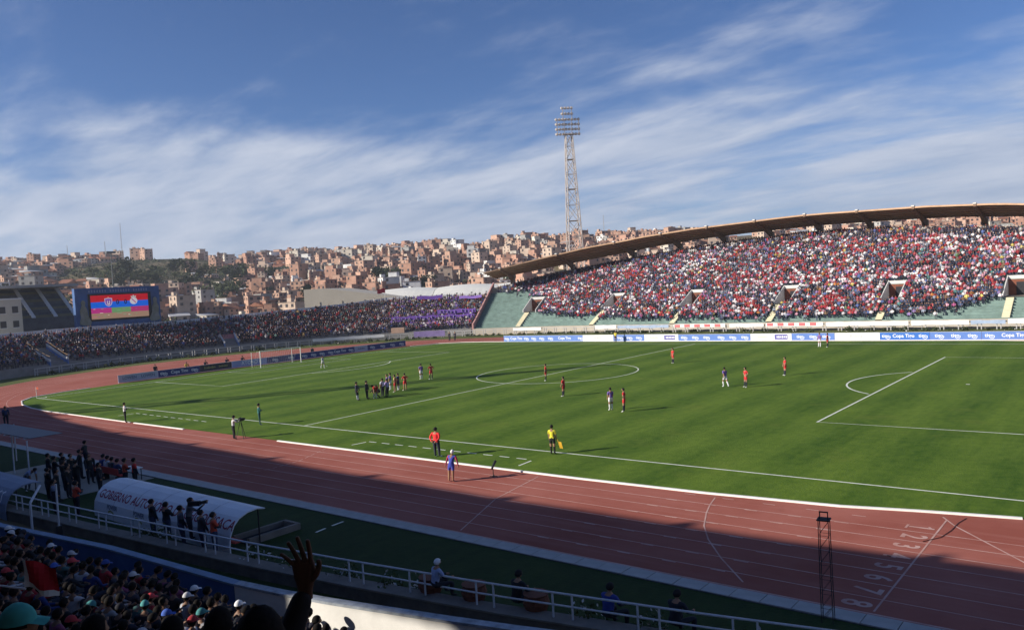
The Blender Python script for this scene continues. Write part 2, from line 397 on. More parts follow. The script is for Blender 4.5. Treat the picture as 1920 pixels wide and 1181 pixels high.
for i in range(14):
    f = i/14; q = f + 0.045
    def pt(f): 
        t = f*3; k = min(2, int(t)); P = [(9.6, -40.2), (11.2, -43.6), (11.4, -46.0), (10.0, -48.6)]; u = t-k
        return (P[k][0]+(P[k+1][0]-P[k][0])*u, P[k][1]+(P[k+1][1]-P[k][1])*u)
    mark('start_dash', [pt(f), pt(q)], w=0.06, z=0.008, m=M_TLINE, parent=track)
for k in range(8):                       # short relay dashes across the lanes
    y = -39.9 - 1.215*k - 0.6
    for j in range(5):
        x = 44.3 - 1.9*j - 0.33*k
        mark('relay_dash', [(x, y+0.52), (x-0.55, y+0.52)], w=0.06, z=0.009, m=M_TLINE, parent=track)
for k in range(8):                       # lane numbers, read by runners coming down the straight
    me = text_mesh(str(k+1), 1.25, M_TLINE, bold=0.025)
    o = link('lane_number', me, track); o.location = (46.45, -40.5-1.215*k, 0.008); o.rotation_euler = (0, 0, R(-90)); o.scale = (0.8, 1.0, 1)
mark('lane_number_serif', [(45.98, -40.28), (45.98, -40.75)], .09, .0085, M_TLINE, track); mark('lane_number_serif', [(46.86, -40.5), (46.72, -40.3)], .08, .0085, M_TLINE, track)
b = MB(); pts = [(47.7, -38.5, .02), (47.55, -39.3, .02), (47.5, -40.4, .02), (47.35, -41.4, .02), (46.9, -42.2, .02)]
for p, q in zip(pts[:-1], pts[1:]): b.tube(p, q, 0.013, 5)
tag(b.obj('cable', mat('black_rubber', (0.06, 0.02, 0.02), 0.6)), 'thin dark cable lying across the inner lanes near the finish line', 'cable')

# ------------------------------------------------------------------ near edge: pavers, ledge, moat, parapet
paver_root = tag(MB().wall([(-70, -50.12), (60, -50.12)], -0.012, 0.01, 0.80).obj('paving_strip', mat('mortar_dark', (0.10, 0.095, 0.09), 0.95)), 'strip of grey concrete slabs along the outer edge of the track', kind='structure')
M_SLAB = mat('slab_concrete', (0.42, 0.41, 0.39), 0.9, var=0.12, scale=1.2, bump=0.15, bscale=12)
pm = MB().box((0, 0, 0), (0.972, 0.72, 0.07)).mesh('slab', M_SLAB)
for i in range(-66, 58):
    o = link('slab', pm, paver_root); o.location = (i+0.5, -50.12, 0.002+random.uniform(-.004, .006)); o.rotation_euler = (random.uniform(-.004, .004), random.uniform(-.004, .004), random.uniform(-.006, .006))
pad = MB(); pad.wall([(-5.5, -53.2), (6.5, -53.2)], -0.05, 0.012, 5.2)
tag(pad.obj('concrete_pad', mat('pad_concrete', (0.33, 0.31, 0.27), 0.92, var=0.15, scale=0.7)), 'pale concrete apron by the team benches', kind='structure')
def ny(x): return float(np.interp(x, [-60, -20, 7, 16.3, 27, 32, 37.6, 40.2, 44, 50, 60], [-50, -57.6, -58.9, -58.2, -57.3, -56.7, -55.9, -55.4, -54.7, -53.4, -51]))
M_CONC = mat('old_concrete', (0.17, 0.145, 0.12), 0.95, col2=(0.09, 0.075, 0.06), scale=1.3, bump=0.3, bscale=9)
M_LEDGE = mat('ledge_concrete', (0.20, 0.175, 0.15), 0.93, var=0.2, scale=1.5)
xs = frange(-20, 56, 2)
lw = MB(); lw.wall([(x, ny(x)+0.0) for x in xs], -2.2, 0.40, 0.60)
ledge = tag(lw.obj('moat_wall', M_CONC), 'stained concrete wall of the moat carrying the white railing', 'wall')
lc = MB(); lc.wall([(x, ny(x)) for x in xs], 0.402, 0.46, 0.66); lc.obj('coping', M_LEDGE, ledge)
def py_(x): return float(np.interp(x, [-60, -20, 19, 26, 33.8, 36.2, 41.2, 46, 52, 60], [-56, -62.5, -63.0, -62.1, -61.7, -61.3, -60.2, -58.9, -57.0, -54]))
mo = MB()
for a, c in zip(xs[:-1], xs[1:]): mo.quad((a, ny(a)-.6, -2.0), (a, py_(a)+.1, -2.0), (c, py_(c)+.1, -2.0), (c, ny(c)-.6, -2.0))
tag(mo.obj('moat_floor', M_CONC), kind='structure')
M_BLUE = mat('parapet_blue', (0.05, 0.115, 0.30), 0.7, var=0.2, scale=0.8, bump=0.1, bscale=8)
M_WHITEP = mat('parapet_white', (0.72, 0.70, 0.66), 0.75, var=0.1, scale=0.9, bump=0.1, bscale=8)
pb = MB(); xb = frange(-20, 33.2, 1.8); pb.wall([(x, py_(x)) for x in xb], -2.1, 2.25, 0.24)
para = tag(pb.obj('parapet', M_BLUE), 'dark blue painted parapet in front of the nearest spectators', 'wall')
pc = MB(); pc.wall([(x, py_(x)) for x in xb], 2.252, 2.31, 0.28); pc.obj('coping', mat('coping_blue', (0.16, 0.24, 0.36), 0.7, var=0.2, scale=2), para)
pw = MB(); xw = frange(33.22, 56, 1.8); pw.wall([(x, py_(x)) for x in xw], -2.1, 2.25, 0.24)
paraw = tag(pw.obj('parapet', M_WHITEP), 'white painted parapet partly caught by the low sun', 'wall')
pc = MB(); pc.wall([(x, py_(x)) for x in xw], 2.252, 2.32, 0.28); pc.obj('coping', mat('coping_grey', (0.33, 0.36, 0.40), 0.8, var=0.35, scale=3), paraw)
# railing on the moat wall
M_RAIL = mat('rail_paint', (0.62, 0.63, 0.66), 0.45, var=0.12, scale=6)
rail = empty('railing', (28, ny(28), 0.46), label='white tubular two-rail railing along the moat wall in front of the dugout', cat='railing')
def rel(p): return (p[0]-28, p[1]-ny(28), p[2]-0.46)
xr = frange(2.5, 54, 1.0)
for z, r in ((1.20, 0.035), (0.84, 0.03)):
    b = MB()
    for a, c in zip(xr[:-1], xr[1:]): b.tube(rel((a, ny(a), z)), rel((c, ny(c), z)), r, 6)
    b.obj('rail', M_RAIL, rail)
pmz = MB().tube((0, 0, 0), (0, 0, 0.76), 0.032, 6).mesh('post', M_RAIL)
for i in range(-5, 15):
    for dx in (0, 0.62):
        x = 16.35 + 2.6*i + dx
        if 2.5 < x < 54:
            o = link('post', pmz, rail); o.location = rel((x, ny(x), 0.455))
# ------------------------------------------------------------------ grandstands
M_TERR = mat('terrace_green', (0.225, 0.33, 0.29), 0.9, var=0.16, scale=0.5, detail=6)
M_TERRL = mat('terrace_concrete', (0.24, 0.23, 0.22), 0.92, var=0.2, scale=0.5)
M_BEIGE = mat('wall_beige', (0.46, 0.40, 0.32), 0.9, var=0.12, scale=0.6)
M_PALE = mat('wall_pale', (0.66, 0.66, 0.66), 0.85, var=0.1, scale=0.4)
M_ROOFB = mat('roof_brown', (0.62, 0.40, 0.25), 0.75, col2=(0.46, 0.28, 0.17), scale=0.8, detail=6)
M_RIB = mat('roof_steel', (0.26, 0.16, 0.10), 0.7)
M_STAIR = mat('stair_cream', (0.62, 0.57, 0.40), 0.9, var=0.1, scale=1)
M_DOOR = mat('door_oxide', (0.20, 0.07, 0.04), 0.8, var=0.2, scale=2)
M_VOM = mat('vomitory_white', (0.62, 0.60, 0.57), 0.8, var=0.06, scale=1)
M_DARK = mat('dark_interior', (0.03, 0.03, 0.035), 0.9)
M_PILLAR = mat('pillar_concrete', (0.36, 0.28, 0.21), 0.9, var=0.12, scale=0.7)
VOMS = [-50.8, -33.6, -16, 2.1, 19.6, 36.6, 54]
VW, VD0, VD1 = 1.35, 5.6, 10.4
ROW, RISE = 0.74, 0.37
def zf(d): return 1.5 + 0.5*d
def terrace(arcs, side, z0, holes=(), dmin=0.0, rimf=rim):
    b = MB()
    for a, c in zip(arcs[:-1], arcs[1:]):
        mid = (a+c)/2; kmax = int(rimf(mid)/ROW); inh = any(abs(mid-v) < VW for v in holes)
        for k in range(int(dmin/ROW), kmax+1):
            if inh and VD0 < (k+.5)*ROW < VD1: continue
            d0, d1 = k*ROW, (k+1)*ROW; z = z0 + RISE*k
            p, q, r_, s_ = bp(a, d0, side), bp(c, d0, side), bp(c, d1, side), bp(a, d1, side)
            f = [(*p, z), (*q, z), (*r_, z), (*s_, z)]
            g = [(*p, z-RISE), (*q, z-RISE), (*q, z), (*p, z)]
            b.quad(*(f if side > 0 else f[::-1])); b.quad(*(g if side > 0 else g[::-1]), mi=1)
    return b
def rim_wall(arcs, side, z0, hi, base=0.0, rimf=rim, off=0.6, th=0.3):
    b = MB(); b.wall([bp(a, rimf(a)+ROW+off, side) for a in arcs], [base]*len(arcs), [z0+0.5*rimf(a)+hi for a in arcs], th); return b
def make_roof(root, side, dz=0.0, a0=-61.0, a1=61.0):
    pil = [0.45+9.75*i for i in range(-6, 7)]
    roof = MB(); arcs = sorted(set(frange(a0, a1, 2.44)))
    edge = MB(); edge.wall([bp(a, rim0(a)-8.0, side) for a in arcs], [roof_f(a)+dz-0.16 for a in arcs], [roof_f(a)+dz+0.12 for a in arcs], 0.12)
    rf = edge.obj('roof', M_ROOFB, root)
    bounds = [a0] + [p for p in pil if a0+2 < p < a1-2] + [a1]
    for p, q in zip(bounds[:-1], bounds[1:]):           # one corrugated sheet bay between each pair of frames
        n = 26; b = MB(); vs = []
        for i in range(n+1):
            a = p+0.06+(q-p-0.12)*i/n; w = 0.07*(i % 2)
            for d, z in ((rim0(a)+1.1, roof_b(a)), (rim0(a)-3.5, (roof_b(a)+roof_f(a))/2+0.05), (rim0(a)-8.05, roof_f(a))): vs.append((*bp(a, d, side), z+dz+w))
        nv = len(vs)
        vs += [(x, y, z+0.06) for x, y, z in vs]
        fs = []
        for i in range(n):
            for j in range(2):
                o = i*3+j; fs += [(o, o+1, o+4, o+3), (nv+o+3, nv+o+4, nv+o+1, nv+o)]
            fs += [(i*3+2, nv+i*3+2, nv+i*3+5, i*3+5), (i*3, i*3+3, nv+i*3+3, nv+i*3)]
        b.add(vs, fs); b.obj('roof_bay', M_ROOFB, rf)
        for j in range(5):                              # purlins under the sheets
            f = (j+0.5)/5; t = MB(); seg = frange(p, q, 2.4)
            t.wall([bp(a, rim0(a)+1.0-9.0*f, side) for a in seg], [roof_b(a)+(roof_f(a)-roof_b(a))*f+dz-0.20 for a in seg], [roof_b(a)+(roof_f(a)-roof_b(a))*f+dz-0.02 for a in seg], 0.08)
            t.obj('purlin', M_RIB, rf)
    for a in pil:
        A = bp(a, rim0(a)+0.9, side); B = bp(a, rim0(a)-8.2, side); M2 = bp(a, rim0(a)-3, side)
        rb = MB(); zb, zf_ = roof_b(a)+dz, roof_f(a)+dz
        th = 0.22; nx, nyy = bn(a, side); tx, ty = -nyy*th, nx*th
        prof = [(A, zb+0.05), (B, zf_+0.12), (B, zf_-0.3), (M2, zb+0.15), (A, zb-1.5)]
        vs = [(P[0]+tx, P[1]+ty, z) for P, z in prof] + [(P[0]-tx, P[1]-ty, z) for P, z in prof]
        rb.add(vs, [(0, 1, 2, 3, 4), (9, 8, 7, 6, 5)] + [(i, i+5, (i+1) % 5+5, (i+1) % 5) for i in range(5)])
        rib = rb.obj('roof_rib', M_RIB, root)
        cp = MB(); cp.box((*bp(a, rim0(a)-7.9, side), zf_+0.22), (0.75, 0.5, 0.24), math.atan2(nyy, nx)); cp.obj('rib_cap', M_VOM, rib)
        pl = MB(); pl.box((*bp(a, rim0(a)+0.95, side), (zb-0.2)/2), (0.85, 1.0, zb-0.2), math.atan2(nyy, nx)); pl.obj('pillar', M_PILLAR, root)
    return rf
# far grandstand
far = empty('grandstand', (0, 59, 0), label='large far grandstand with pale green terraces under a curved brown roof', cat='grandstand')
arcs_far = sorted(set([round(x, 3) for x in frange(-61.3, 61.3, 2.2) + [v+s*VW for v in VOMS for s in (-1, 1)]]))
terrace(arcs_far, 1, 1.5, VOMS).obj('terrace', [M_TERR, mat('riser_shade', (0.165, 0.235, 0.21), 0.92, var=0.25, scale=0.8)], far)  # risers are a darker terrace green, painting in shadow lines between the rows
rim_wall(arcs_far, 1, 1.5, 1.15).obj('back_wall', mat('back_wall', (0.40, 0.35, 0.30), 0.9, var=0.12, scale=0.5), far)
fb = MB(); fb.wall([bp(a, -0.2) for a in arcs_far], -0.02, 1.35, 0.3); fb.obj('front_wall', M_BEIGE, far)
for e in (-61.3, 61.3):
    n = [bp(e, d) for d in frange(-0.3, 17, 1.6)]
    w = MB(); w.wall(n, 0.0, [zf(max(0, d))+0.95 for d in frange(-0.3, 17, 1.6)], 0.3); w.obj('end_wall', mat('end_wall_pink', (0.50, 0.27, 0.25), 0.85, var=0.12, scale=0.8), far)
def vomitory(v, root, side=1):
    z = zf(VD0)-0.1
    fl = MB(); P = [bp(v+s*VW, d, side) for s, d in ((-1, VD0-.1), (1, VD0-.1), (1, VD1+.1), (-1, VD1+.1))]
    fl.quad(*[(x, y, z) for x, y in P]); o = fl.obj('vomitory', M_LEDGE, root)
    for s in (-1, 1):
        w = MB(); pts = [bp(v+s*VW, d, side) for d in (VD0-0.3, VD0+1.2, VD1+.2)]
        w.wall(pts, z-0.4, [zf(VD0-.3)+.5, zf(VD0+1.2)+.5, zf(VD1)+.55], 0.14); w.obj('side_wall', M_VOM, o)
    dr = MB(); dr.wall([bp(v-VW+.1, VD1-.1, side), bp(v+VW-.1, VD1-.1, side)], z, zf(VD1)-0.1, 0.1); dr.obj('back_panel', M_DOOR, o)
    dk = MB(); dk.wall([bp(v-VW*.15, VD1-.2, side), bp(v+VW*.62, VD1-.2, side)], z, z+2.0, 0.06); dk.obj('doorway', M_DARK, o)
    lt = MB(); lt.wall([bp(v-VW, VD1+.1, side), bp(v+VW, VD1+.1, side)], zf(VD1)-0.12, zf(VD1)+0.50, 0.18); lt.obj('lintel', M_VOM, o)
def stair(v, root, d0, d1, w=0.5, side=1):
    b = MB()
    for k in range(int(d0/0.4), int(d1/0.4)):
        d = k*0.4; z = 1.5 + 0.2*(k+1)
        p = [bp(v-w, d, side), bp(v+w, d, side), bp(v+w, d+0.4, side), bp(v-w, d+0.4, side)]
        vs = [(*q, z-0.34) for q in p] + [(*q, z+0.02) for q in p]
        b.add(vs, ((4, 5, 6, 7), (0, 1, 5, 4), (1, 2, 6, 5), (3, 0, 4, 7)))
    b.obj('stair', M_STAIR, root)
for v in VOMS: vomitory(v, far); stair(v-0.4, far, 0, VD0-0.3)
make_roof(far, 1)
# near grandstand (holds the photographer; its roof shades the near side)
def zn(d): return 0.95 + 0.31*(d-2.5)          # lower tier
def zu(d): return 8.75 + 0.5*(d-17.2)          # upper tier
nearst = empty('grandstand', (0, -60, 0), label='near main grandstand whose rows fill the bottom left corner', cat='grandstand')
arcs_n = frange(-61.3, 61.3, 2.0)
M_NEAR = mat('terrace_near', (0.13, 0.11, 0.09), 0.93, var=0.2, scale=0.7)
b = MB()
for k in range(3, 18):
    for a, c in zip(arcs_n[:-1], arcs_n[1:]):
        d0, d1, z, z2 = k*ROW, (k+1)*ROW, zn(k*ROW), zn((k-1)*ROW); q = [bp(a, d0, -1), bp(c, d0, -1), bp(c, d1, -1), bp(a, d1, -1)]
        b.quad((*q[3], z), (*q[2], z), (*q[1], z), (*q[0], z)); b.quad((*q[0], z), (*q[1], z), (*q[1], z2), (*q[0], z2))
b.obj('lower_terrace', M_NEAR, nearst)
b = MB(); UD0 = 13.4
for k in range(0, 30):
    for a, c in zip(arcs_n[:-1], arcs_n[1:]):
        d0, d1 = UD0+k*ROW, UD0+(k+1)*ROW; z, z2 = zu(d0), (zu(d0)-RISE if k else zn(d0)-.3)
        if d1 > rim((a+c)/2)+ROW: continue
        q = [bp(a, d0, -1), bp(c, d0, -1), bp(c, d1, -1), bp(a, d1, -1)]
        b.quad((*q[3], z), (*q[2], z), (*q[1], z), (*q[0], z)); b.quad((*q[0], z), (*q[1], z), (*q[1], z2), (*q[0], z2))
b.obj('upper_terrace', M_NEAR, nearst)
rim_wall(arcs_n, -1, zu(0), 0.5).obj('back_wall', M_BEIGE, nearst)
make_roof(nearst, -1)
blocker_a = frange(-61, 14.2, 2)
blocker = MB(); blocker.wall([bp(a, rim0(a)+0.2, -1) for a in blocker_a], [0.0 for a in blocker_a], [roof_b(a)+0.55 for a in blocker_a], 0.25); blocker.obj('sun_block_wall', M_BEIGE, nearst)  # added unseen wall, stops sun coming through the gap under the roof
blocker_a = frange(22.5, 61, 2)
blocker = MB(); blocker.wall([bp(a, rim0(a)+0.2, -1) for a in blocker_a], [0.0 for a in blocker_a], [roof_b(a)+0.55 for a in blocker_a], 0.25); blocker.obj('sun_block_wall', M_BEIGE, nearst)  # second added sun blocker; the opening between them shapes the sunlit patch
# left end stand
leftst = empty('grandstand', (-98, 0, 0), label='low curved open end stand packed with spectators behind the left goal', cat='grandstand')
arcs_l = frange(-196, -61.7, 2.4)
terrace(arcs_l, 1, 1.5).obj('terrace', [M_TERRL, M_TERRL], leftst)
rim_wall(arcs_l, 1, 1.5, 1.0).obj('back_wall', M_PALE, leftst)
fb = MB(); fb.wall([bp(a, -0.2) for a in arcs_l], -0.02, 1.3, 0.3); fb.obj('front_wall', M_TERRL, leftst)
M_STBLUE = mat('ramp_blue', (0.12, 0.22, 0.45), 0.7, var=0.15, scale=1)
def left_ramp(a, root, d1, w, top_bar):
    pts = frange(-0.4, d1, 0.9)
    o = None
    for s in (-1, 1):
        b = MB(); b.wall([bp(a+s*w, d) for d in pts], [1.0 + 0.0*d for d in pts], [zf(max(0, d))+0.35 for d in pts], 0.2)
        o2 = b.obj('ramp_wall', M_STBLUE, root)
        c = MB(); c.wall([bp(a+s*w, d) for d in pts], [zf(max(0, d))+0.36 for d in pts], [zf(max(0, d))+0.72 for d in pts], 0.24); c.obj('coping', M_VOM, o2)
        h = MB()
        for p, q in zip(pts[:-1], pts[1:]): h.tube((*bp(a+s*w, p), zf(max(0, p))+1.25), (*bp(a+s*w, q), zf(max(0, q))+1.25), 0.05, 5)
        h.obj('handrail', mat('handrail_brown', (0.28, 0.18, 0.10), 0.6), o2)
    if top_bar:
        l = MB(); l.wall([bp(a-w, d1), bp(a+w, d1)], zf(d1)-0.6, zf(d1)+0.5, 0.2); l.obj('lintel', mat('lintel_pink', (0.45, 0.20, 0.22), 0.8), root)
left_ramp(-145.6, leftst, 5.0, 1.7, False)
left_ramp(-112.2, leftst, 3.0, 1.4, True)
bk = MB(); P = [bp(-79.2, -0.3), bp(-76.4, -0.3), bp(-76.4, 1.0), bp(-79.2, 1.0)]
bk.add([(x, y, z) for z in (0, 2.4) for x, y in P], ((0, 1, 5, 4), (1, 2, 6, 5), (2, 3, 7, 6), (3, 0, 4, 7), (4, 5, 6, 7))); bk.obj('tunnel_block', mat('tunnel_peach', (0.55, 0.36, 0.26), 0.85, var=0.1), leftst)
for o in list(bpy.data.objects):
    if o.parent in (far, nearst, leftst): o.matrix_parent_inverse = Matrix.Translation(-o.parent.location)
# ------------------------------------------------------------------ floodlight masts
M_STEEL = mat('mast_steel', (0.42, 0.36, 0.32), 0.6, col2=(0.55, 0.50, 0.46), scale=0.4)
M_LAMP = mat('lamp_glass', (0.55, 0.58, 0.62), 0.25, spec=0.6)
def floodmast(x, y, H, face, label):
    root = empty('floodlight_mast', (x, y, 0), face, label, 'floodlight', 'floodlight masts at the corners of the ground')
    zt = H-7.6; n = 12; zs = [zt*(1-(1-i/n)**1.12) for i in range(n+1)]
    def hw(z): return 2.3 - (2.3-0.8)*z/zt
    for sx in (-1, 1):
        for sy in (-1, 1):
            b = MB(); b.tube((sx*hw(0), sy*hw(0), 0), (sx*hw(zt), sy*hw(zt), zt), 0.13, 6, 0.10); b.obj('leg', M_STEEL, root)
    cs = ((-1, -1), (1, -1), (1, 1), (-1, 1))
    for i in range(n):
        b = MB(); za, zb = zs[i], zs[i+1]
        for j in range(4):
            c, d = cs[j], cs[(j+1) % 4]
            b.tube((c[0]*hw(zb), c[1]*hw(zb), zb), (d[0]*hw(zb), d[1]*hw(zb), zb), 0.07, 5)
            b.tube((c[0]*hw(za), c[1]*hw(za), za), (d[0]*hw(zb), d[1]*hw(zb), zb), 0.07, 5)
            b.tube((d[0]*hw(za), d[1]*hw(za), za), (c[0]*hw(zb), c[1]*hw(zb), zb), 0.07, 5)
        if i % 2: b.box((0, 0, zb), (hw(zb)*1.5, hw(zb)*1.5, 0.1))
        b.obj('brace', M_STEEL, root)
    b = MB()
    for z in (zt, zt+1.2, zt+2.4, zt+3.6): b.box((0, 0.2, z), (6.0, 0.14, 0.14))
    for z in (zt+5.0, zt+6.4): b.box((0, 0.2, z), (2.9, 0.14, 0.14))
    for xx in (-2.7, -0.9, 0.9, 2.7): b.box((xx, 0.25, zt+1.8), (0.14, 0.14, 3.8))
    for xx in (-1.1, 1.1): b.box((xx, 0.25, zt+5.0), (0.14, 0.14, 3.0))
    b.box((0, -0.35, zt-0.1), (3.4, 1.3, 0.12))
    rk = b.obj('lamp_rack', M_STEEL, root)
    lm = MB(); lm.tube((0, 0, 0), (0, 0.34, -0.12), 0.24, 8, 0.40, 0); lm.tube((0, 0.342, -0.12), (0, 0.36, -0.128), 0.37, 8, 0.37, 1)
    lmm = lm.mesh('lamp', [M_STEEL, M_LAMP])
    for r, (z, c) in enumerate(((zt, 8), (zt+1.2, 8), (zt+2.4, 8), (zt+3.6, 8), (zt+5.0, 4), (zt+6.4, 4))):
        for i in range(c):
            o = link('lamp', lmm, rk); o.location = ((i-(c-1)/2)*0.80, 0.4, z+0.28)
    return root
floodmast(-60, 93, 54.0, math.atan2(-60, -93)+math.pi+0.25, 'tall lattice floodlight mast rising behind the brown-roofed grandstand')
floodmast(-72, -91, 54.0, math.atan2(-72, 91)*-1+0.1, 'tall lattice floodlight mast at the near left corner, its shadow crossing the pitch')
# ------------------------------------------------------------------ crowd in the far and end stands
def person_template(stand):
    """low-poly spectator, origin under the feet, facing -y. returns verts, faces, part per face (0 shirt 1 legs 2 skin 3 hair)"""
    b = MB(); z0 = 0.42 if not stand else 0.82
    def ring(z, rx, ry, y=0.0, n=6): return [(rx*math.cos(2*math.pi*i/n), y+ry*math.sin(2*math.pi*i/n), z) for i in range(n)]
    def loft(rs, mi, cap=True):
        n = len(rs[0]); vs = [p for r in rs for p in r]; fs = []
        for k in range(len(rs)-1): fs += [(k*n+i, k*n+(i+1) % n, (k+1)*n+(i+1) % n, (k+1)*n+i) for i in range(n)]
        if cap: fs.append(tuple(range((len(rs)-1)*n, len(rs)*n)))
        b.add(vs, fs, mi)
    loft([ring(z0, .17, .12), ring(z0+.30, .20, .13), ring(z0+.50, .22, .12), ring(z0+.58, .08, .07)], 0)
    for s in (-1, 1):
        b.tube((s*.24, 0, z0+.50), (s*.27, -.10, z0+.24), .055, 4, mi=0)
        b.tube((s*.27, -.10, z0+.24), (s*.12, -.30, z0+.20), .045, 4, mi=2 if s > 0 else 0)
        if stand: b.tube((s*.10, 0, z0+.02), (s*.10, 0, 0.0), .085, 4, .06, mi=1)
        else:
            b.tube((s*.10, .02, z0+.06), (s*.12, -.42, z0+.06), .085, 4, .07, mi=1)
            b.tube((s*.12, -.42, z0+.06), (s*.12, -.40, 0.0), .07, 4, .055, mi=1)
    zh = z0+.72
    loft([ring(zh-.13, .05, .055), ring(zh-.06, .085, .095), ring(zh+.03, .09, .10)], 2, False)
    loft([ring(zh+.03, .094, .104), ring(zh+.09, .075, .085), ring(zh+.125, .03, .03)], 3)
    return np.array(b.v), b.f, b.m
T_SIT, T_STD = person_template(False), person_template(True)
SHIRT_RED = [((.36, .035, .05), 21), ((.45, .09, .10), 7), ((.80, .77, .79), 16), ((.56, .30, .38), 9), ((.03, .035, .06), 26), ((.08, .10, .17), 14), ((.10, .15, .34), 5), ((.27, .31, .38), 9), ((.36, .09, .22), 3), ((.20, .13, .08), 4), ((.10, .24, .24), 3), ((.58, .48, .14), .5), ((.50, .20, .06), 1.2), ((.12, .22, .10), .8), ((.28, .20, .42), 4)]
SHIRT_MIX = [((.03, .03, .055), 46), ((.10, .10, .14), 14), ((.38, .04, .05), 12), ((.55, .53, .52), 9), ((.06, .09, .25), 11), ((.16, .10, .08), 7), ((.22, .24, .28), 8), ((.10, .2, .18), 3), ((.45, .30, .12), 2)]
SHIRT_PUR = [((.14, .07, .32), 30), ((.24, .15, .45), 14), ((.60, .58, .62), 14), ((.04, .04, .06), 26), ((.30, .05, .08), 7), ((.16, .12, .12), 8)]
def pick(t):
    c, w = zip(*t); k = rng.choice(len(c), p=np.array(w)/sum(w)); v = np.array(c[k])*rng.uniform(.55, 1.1); return np.clip(v, 0, .85)
CLUMP = {}
def pick_at(t, x, y):                                  # friends sit together: neighbouring spectators share colours
    n1 = mnoise.noise(Vector((x*.16, y*.30, 2.0))); n2 = mnoise.noise(Vector((x*.07, y*.12, 9.0)))
    c, w = zip(*t); w = np.array(w, float)
    for i, q in enumerate(c):
        lum = sum(q)/3
        if n1 > .12 and lum < .12: w[i] *= 2.6
        if n1 < -.12 and q[0] > 2.5*q[2]: w[i] *= 2.0
        if n2 > .15 and lum > .35: w[i] *= 2.4
        if n2 < -.15 and q[2] > q[0]: w[i] *= 2.0
    k = rng.choice(len(c), p=w/w.sum()); return np.clip(np.array(c[k])*rng.uniform(.65, 1.25), 0, .85)
def head_cols():
    sk = np.array((.36, .20, .13))*rng.uniform(.75, 1.25); r = rng.random()
    hr = np.array((.018, .014, .012)) if r < .62 else (np.array((.75, .74, .72)) if r < .76 else pick(SHIRT_RED))
    return sk, hr
class Crowd:
    def __init__(s): s.V = []; s.F = []; s.C = []; s.n = 0
    def add(s, pos, face, stand, shirt, h):
        T = T_STD if stand else T_SIT; v, fs, ms = T
        c, sn = math.cos(face), math.sin(face)
        w = rng.uniform(.80, .98)
        x = v[:, 0]*w; y = v[:, 1]
        s.V.append(np.stack([x*c-y*sn+pos[0], x*sn+y*c+pos[1], v[:, 2]*h*.95+pos[2]], -1))
        sk, hr = head_cols(); lg = np.array((.03, .035, .06))*rng.uniform(.6, 2.2); cols = (shirt, lg, sk, hr)
        s.F += [tuple(i+s.n for i in f) for f in fs]; s.n += len(v)
        s.C += [cols[m] for m in ms for _ in (0,)]
    def build(s, name, label):
        me = bpy.data.meshes.new(name); me.from_pydata(np.concatenate(s.V).tolist(), [], s.F); me.materials.append(attr_mat('crowd_cloth'))
        a = me.color_attributes.new('Col', 'FLOAT_COLOR', 'CORNER')
        cnt = np.array([len(f) for f in s.F]); C4 = np.concatenate([np.array(s.C), np.ones((len(s.C), 1))], 1)
        a.data.foreach_set('color', np.repeat(C4, cnt, 0).astype(np.float32).ravel()); me.update()
        return tag(link(name, me), label, kind='stuff')
MINA = [-61.2, -57, -53.2, -52.3, -49.2, -48.4, -40, -33, -20, 0, 20, 28, 33, 36, 45, 61]
MIND = [14.2, 13.6, 13.6, 11.2, 10.8, 4.2, 3.2, 2.0, 1.0, 0.7, 0.6, 1.6, 4.0, 6.2, 6.2, 8]
def P_x(a, d): return bp(a, d)[0]
front_people = []                                       # the individuals of the far stand
crowd_far = Crowd()
for k in range(0, 40):
    d = k*ROW+0.36; a = -60.9
    while a < 47:
        st = 0.46*R0/(R0+d) if abs(a) > SX else 0.46
        a += st*rng.uniform(.86, 1.18)
        if k*ROW+ROW > rim(a): continue
        if d < float(np.interp(a, MINA, MIND)) + rng.normal(0, .45): continue
        if any(abs(a-v) < VW+.25 and VD0-.5 < d < VD1+.9 for v in VOMS): continue
        if any(abs(a-(v-0.4)) < 0.8 and d < VD0 and rng.random() < .8 for v in VOMS): continue
        if rng.random() < 0.035 + .10*max(0, mnoise.noise(Vector((P_x(a, d)*.22, d*.4, 6.0)))): continue
        P = bp(a, d); n = bn(a); face = math.atan2(n[1], n[0])-math.pi/2 + rng.normal(0, .25)
        back = k*ROW+2.3*ROW > rim(a)
        stand = back or rng.random() < (.10 if d > 4 else .25)
        sh = pick_at(SHIRT_MIX if back else SHIRT_RED, P[0], P[1])
        pos = (P[0], P[1]+rng.normal(0, .05), 1.5+RISE*k)
        dist = math.hypot(P[0]-CP.x, P[1]-CP.y)
        if k <= 6 and a > -14 and (k < 5 or a > 5) and a < 38: front_people.append((dist, k, a, pos, face, stand, sh))
        else: crowd_far.add(pos, face, stand, sh, rng.uniform(.92, 1.08))
front_people.sort(key=lambda t: t[0])
IND = front_people[:110]
for t in front_people[110:]: crowd_far.add(t[3], t[4], t[5], t[6], rng.uniform(.92, 1.08))
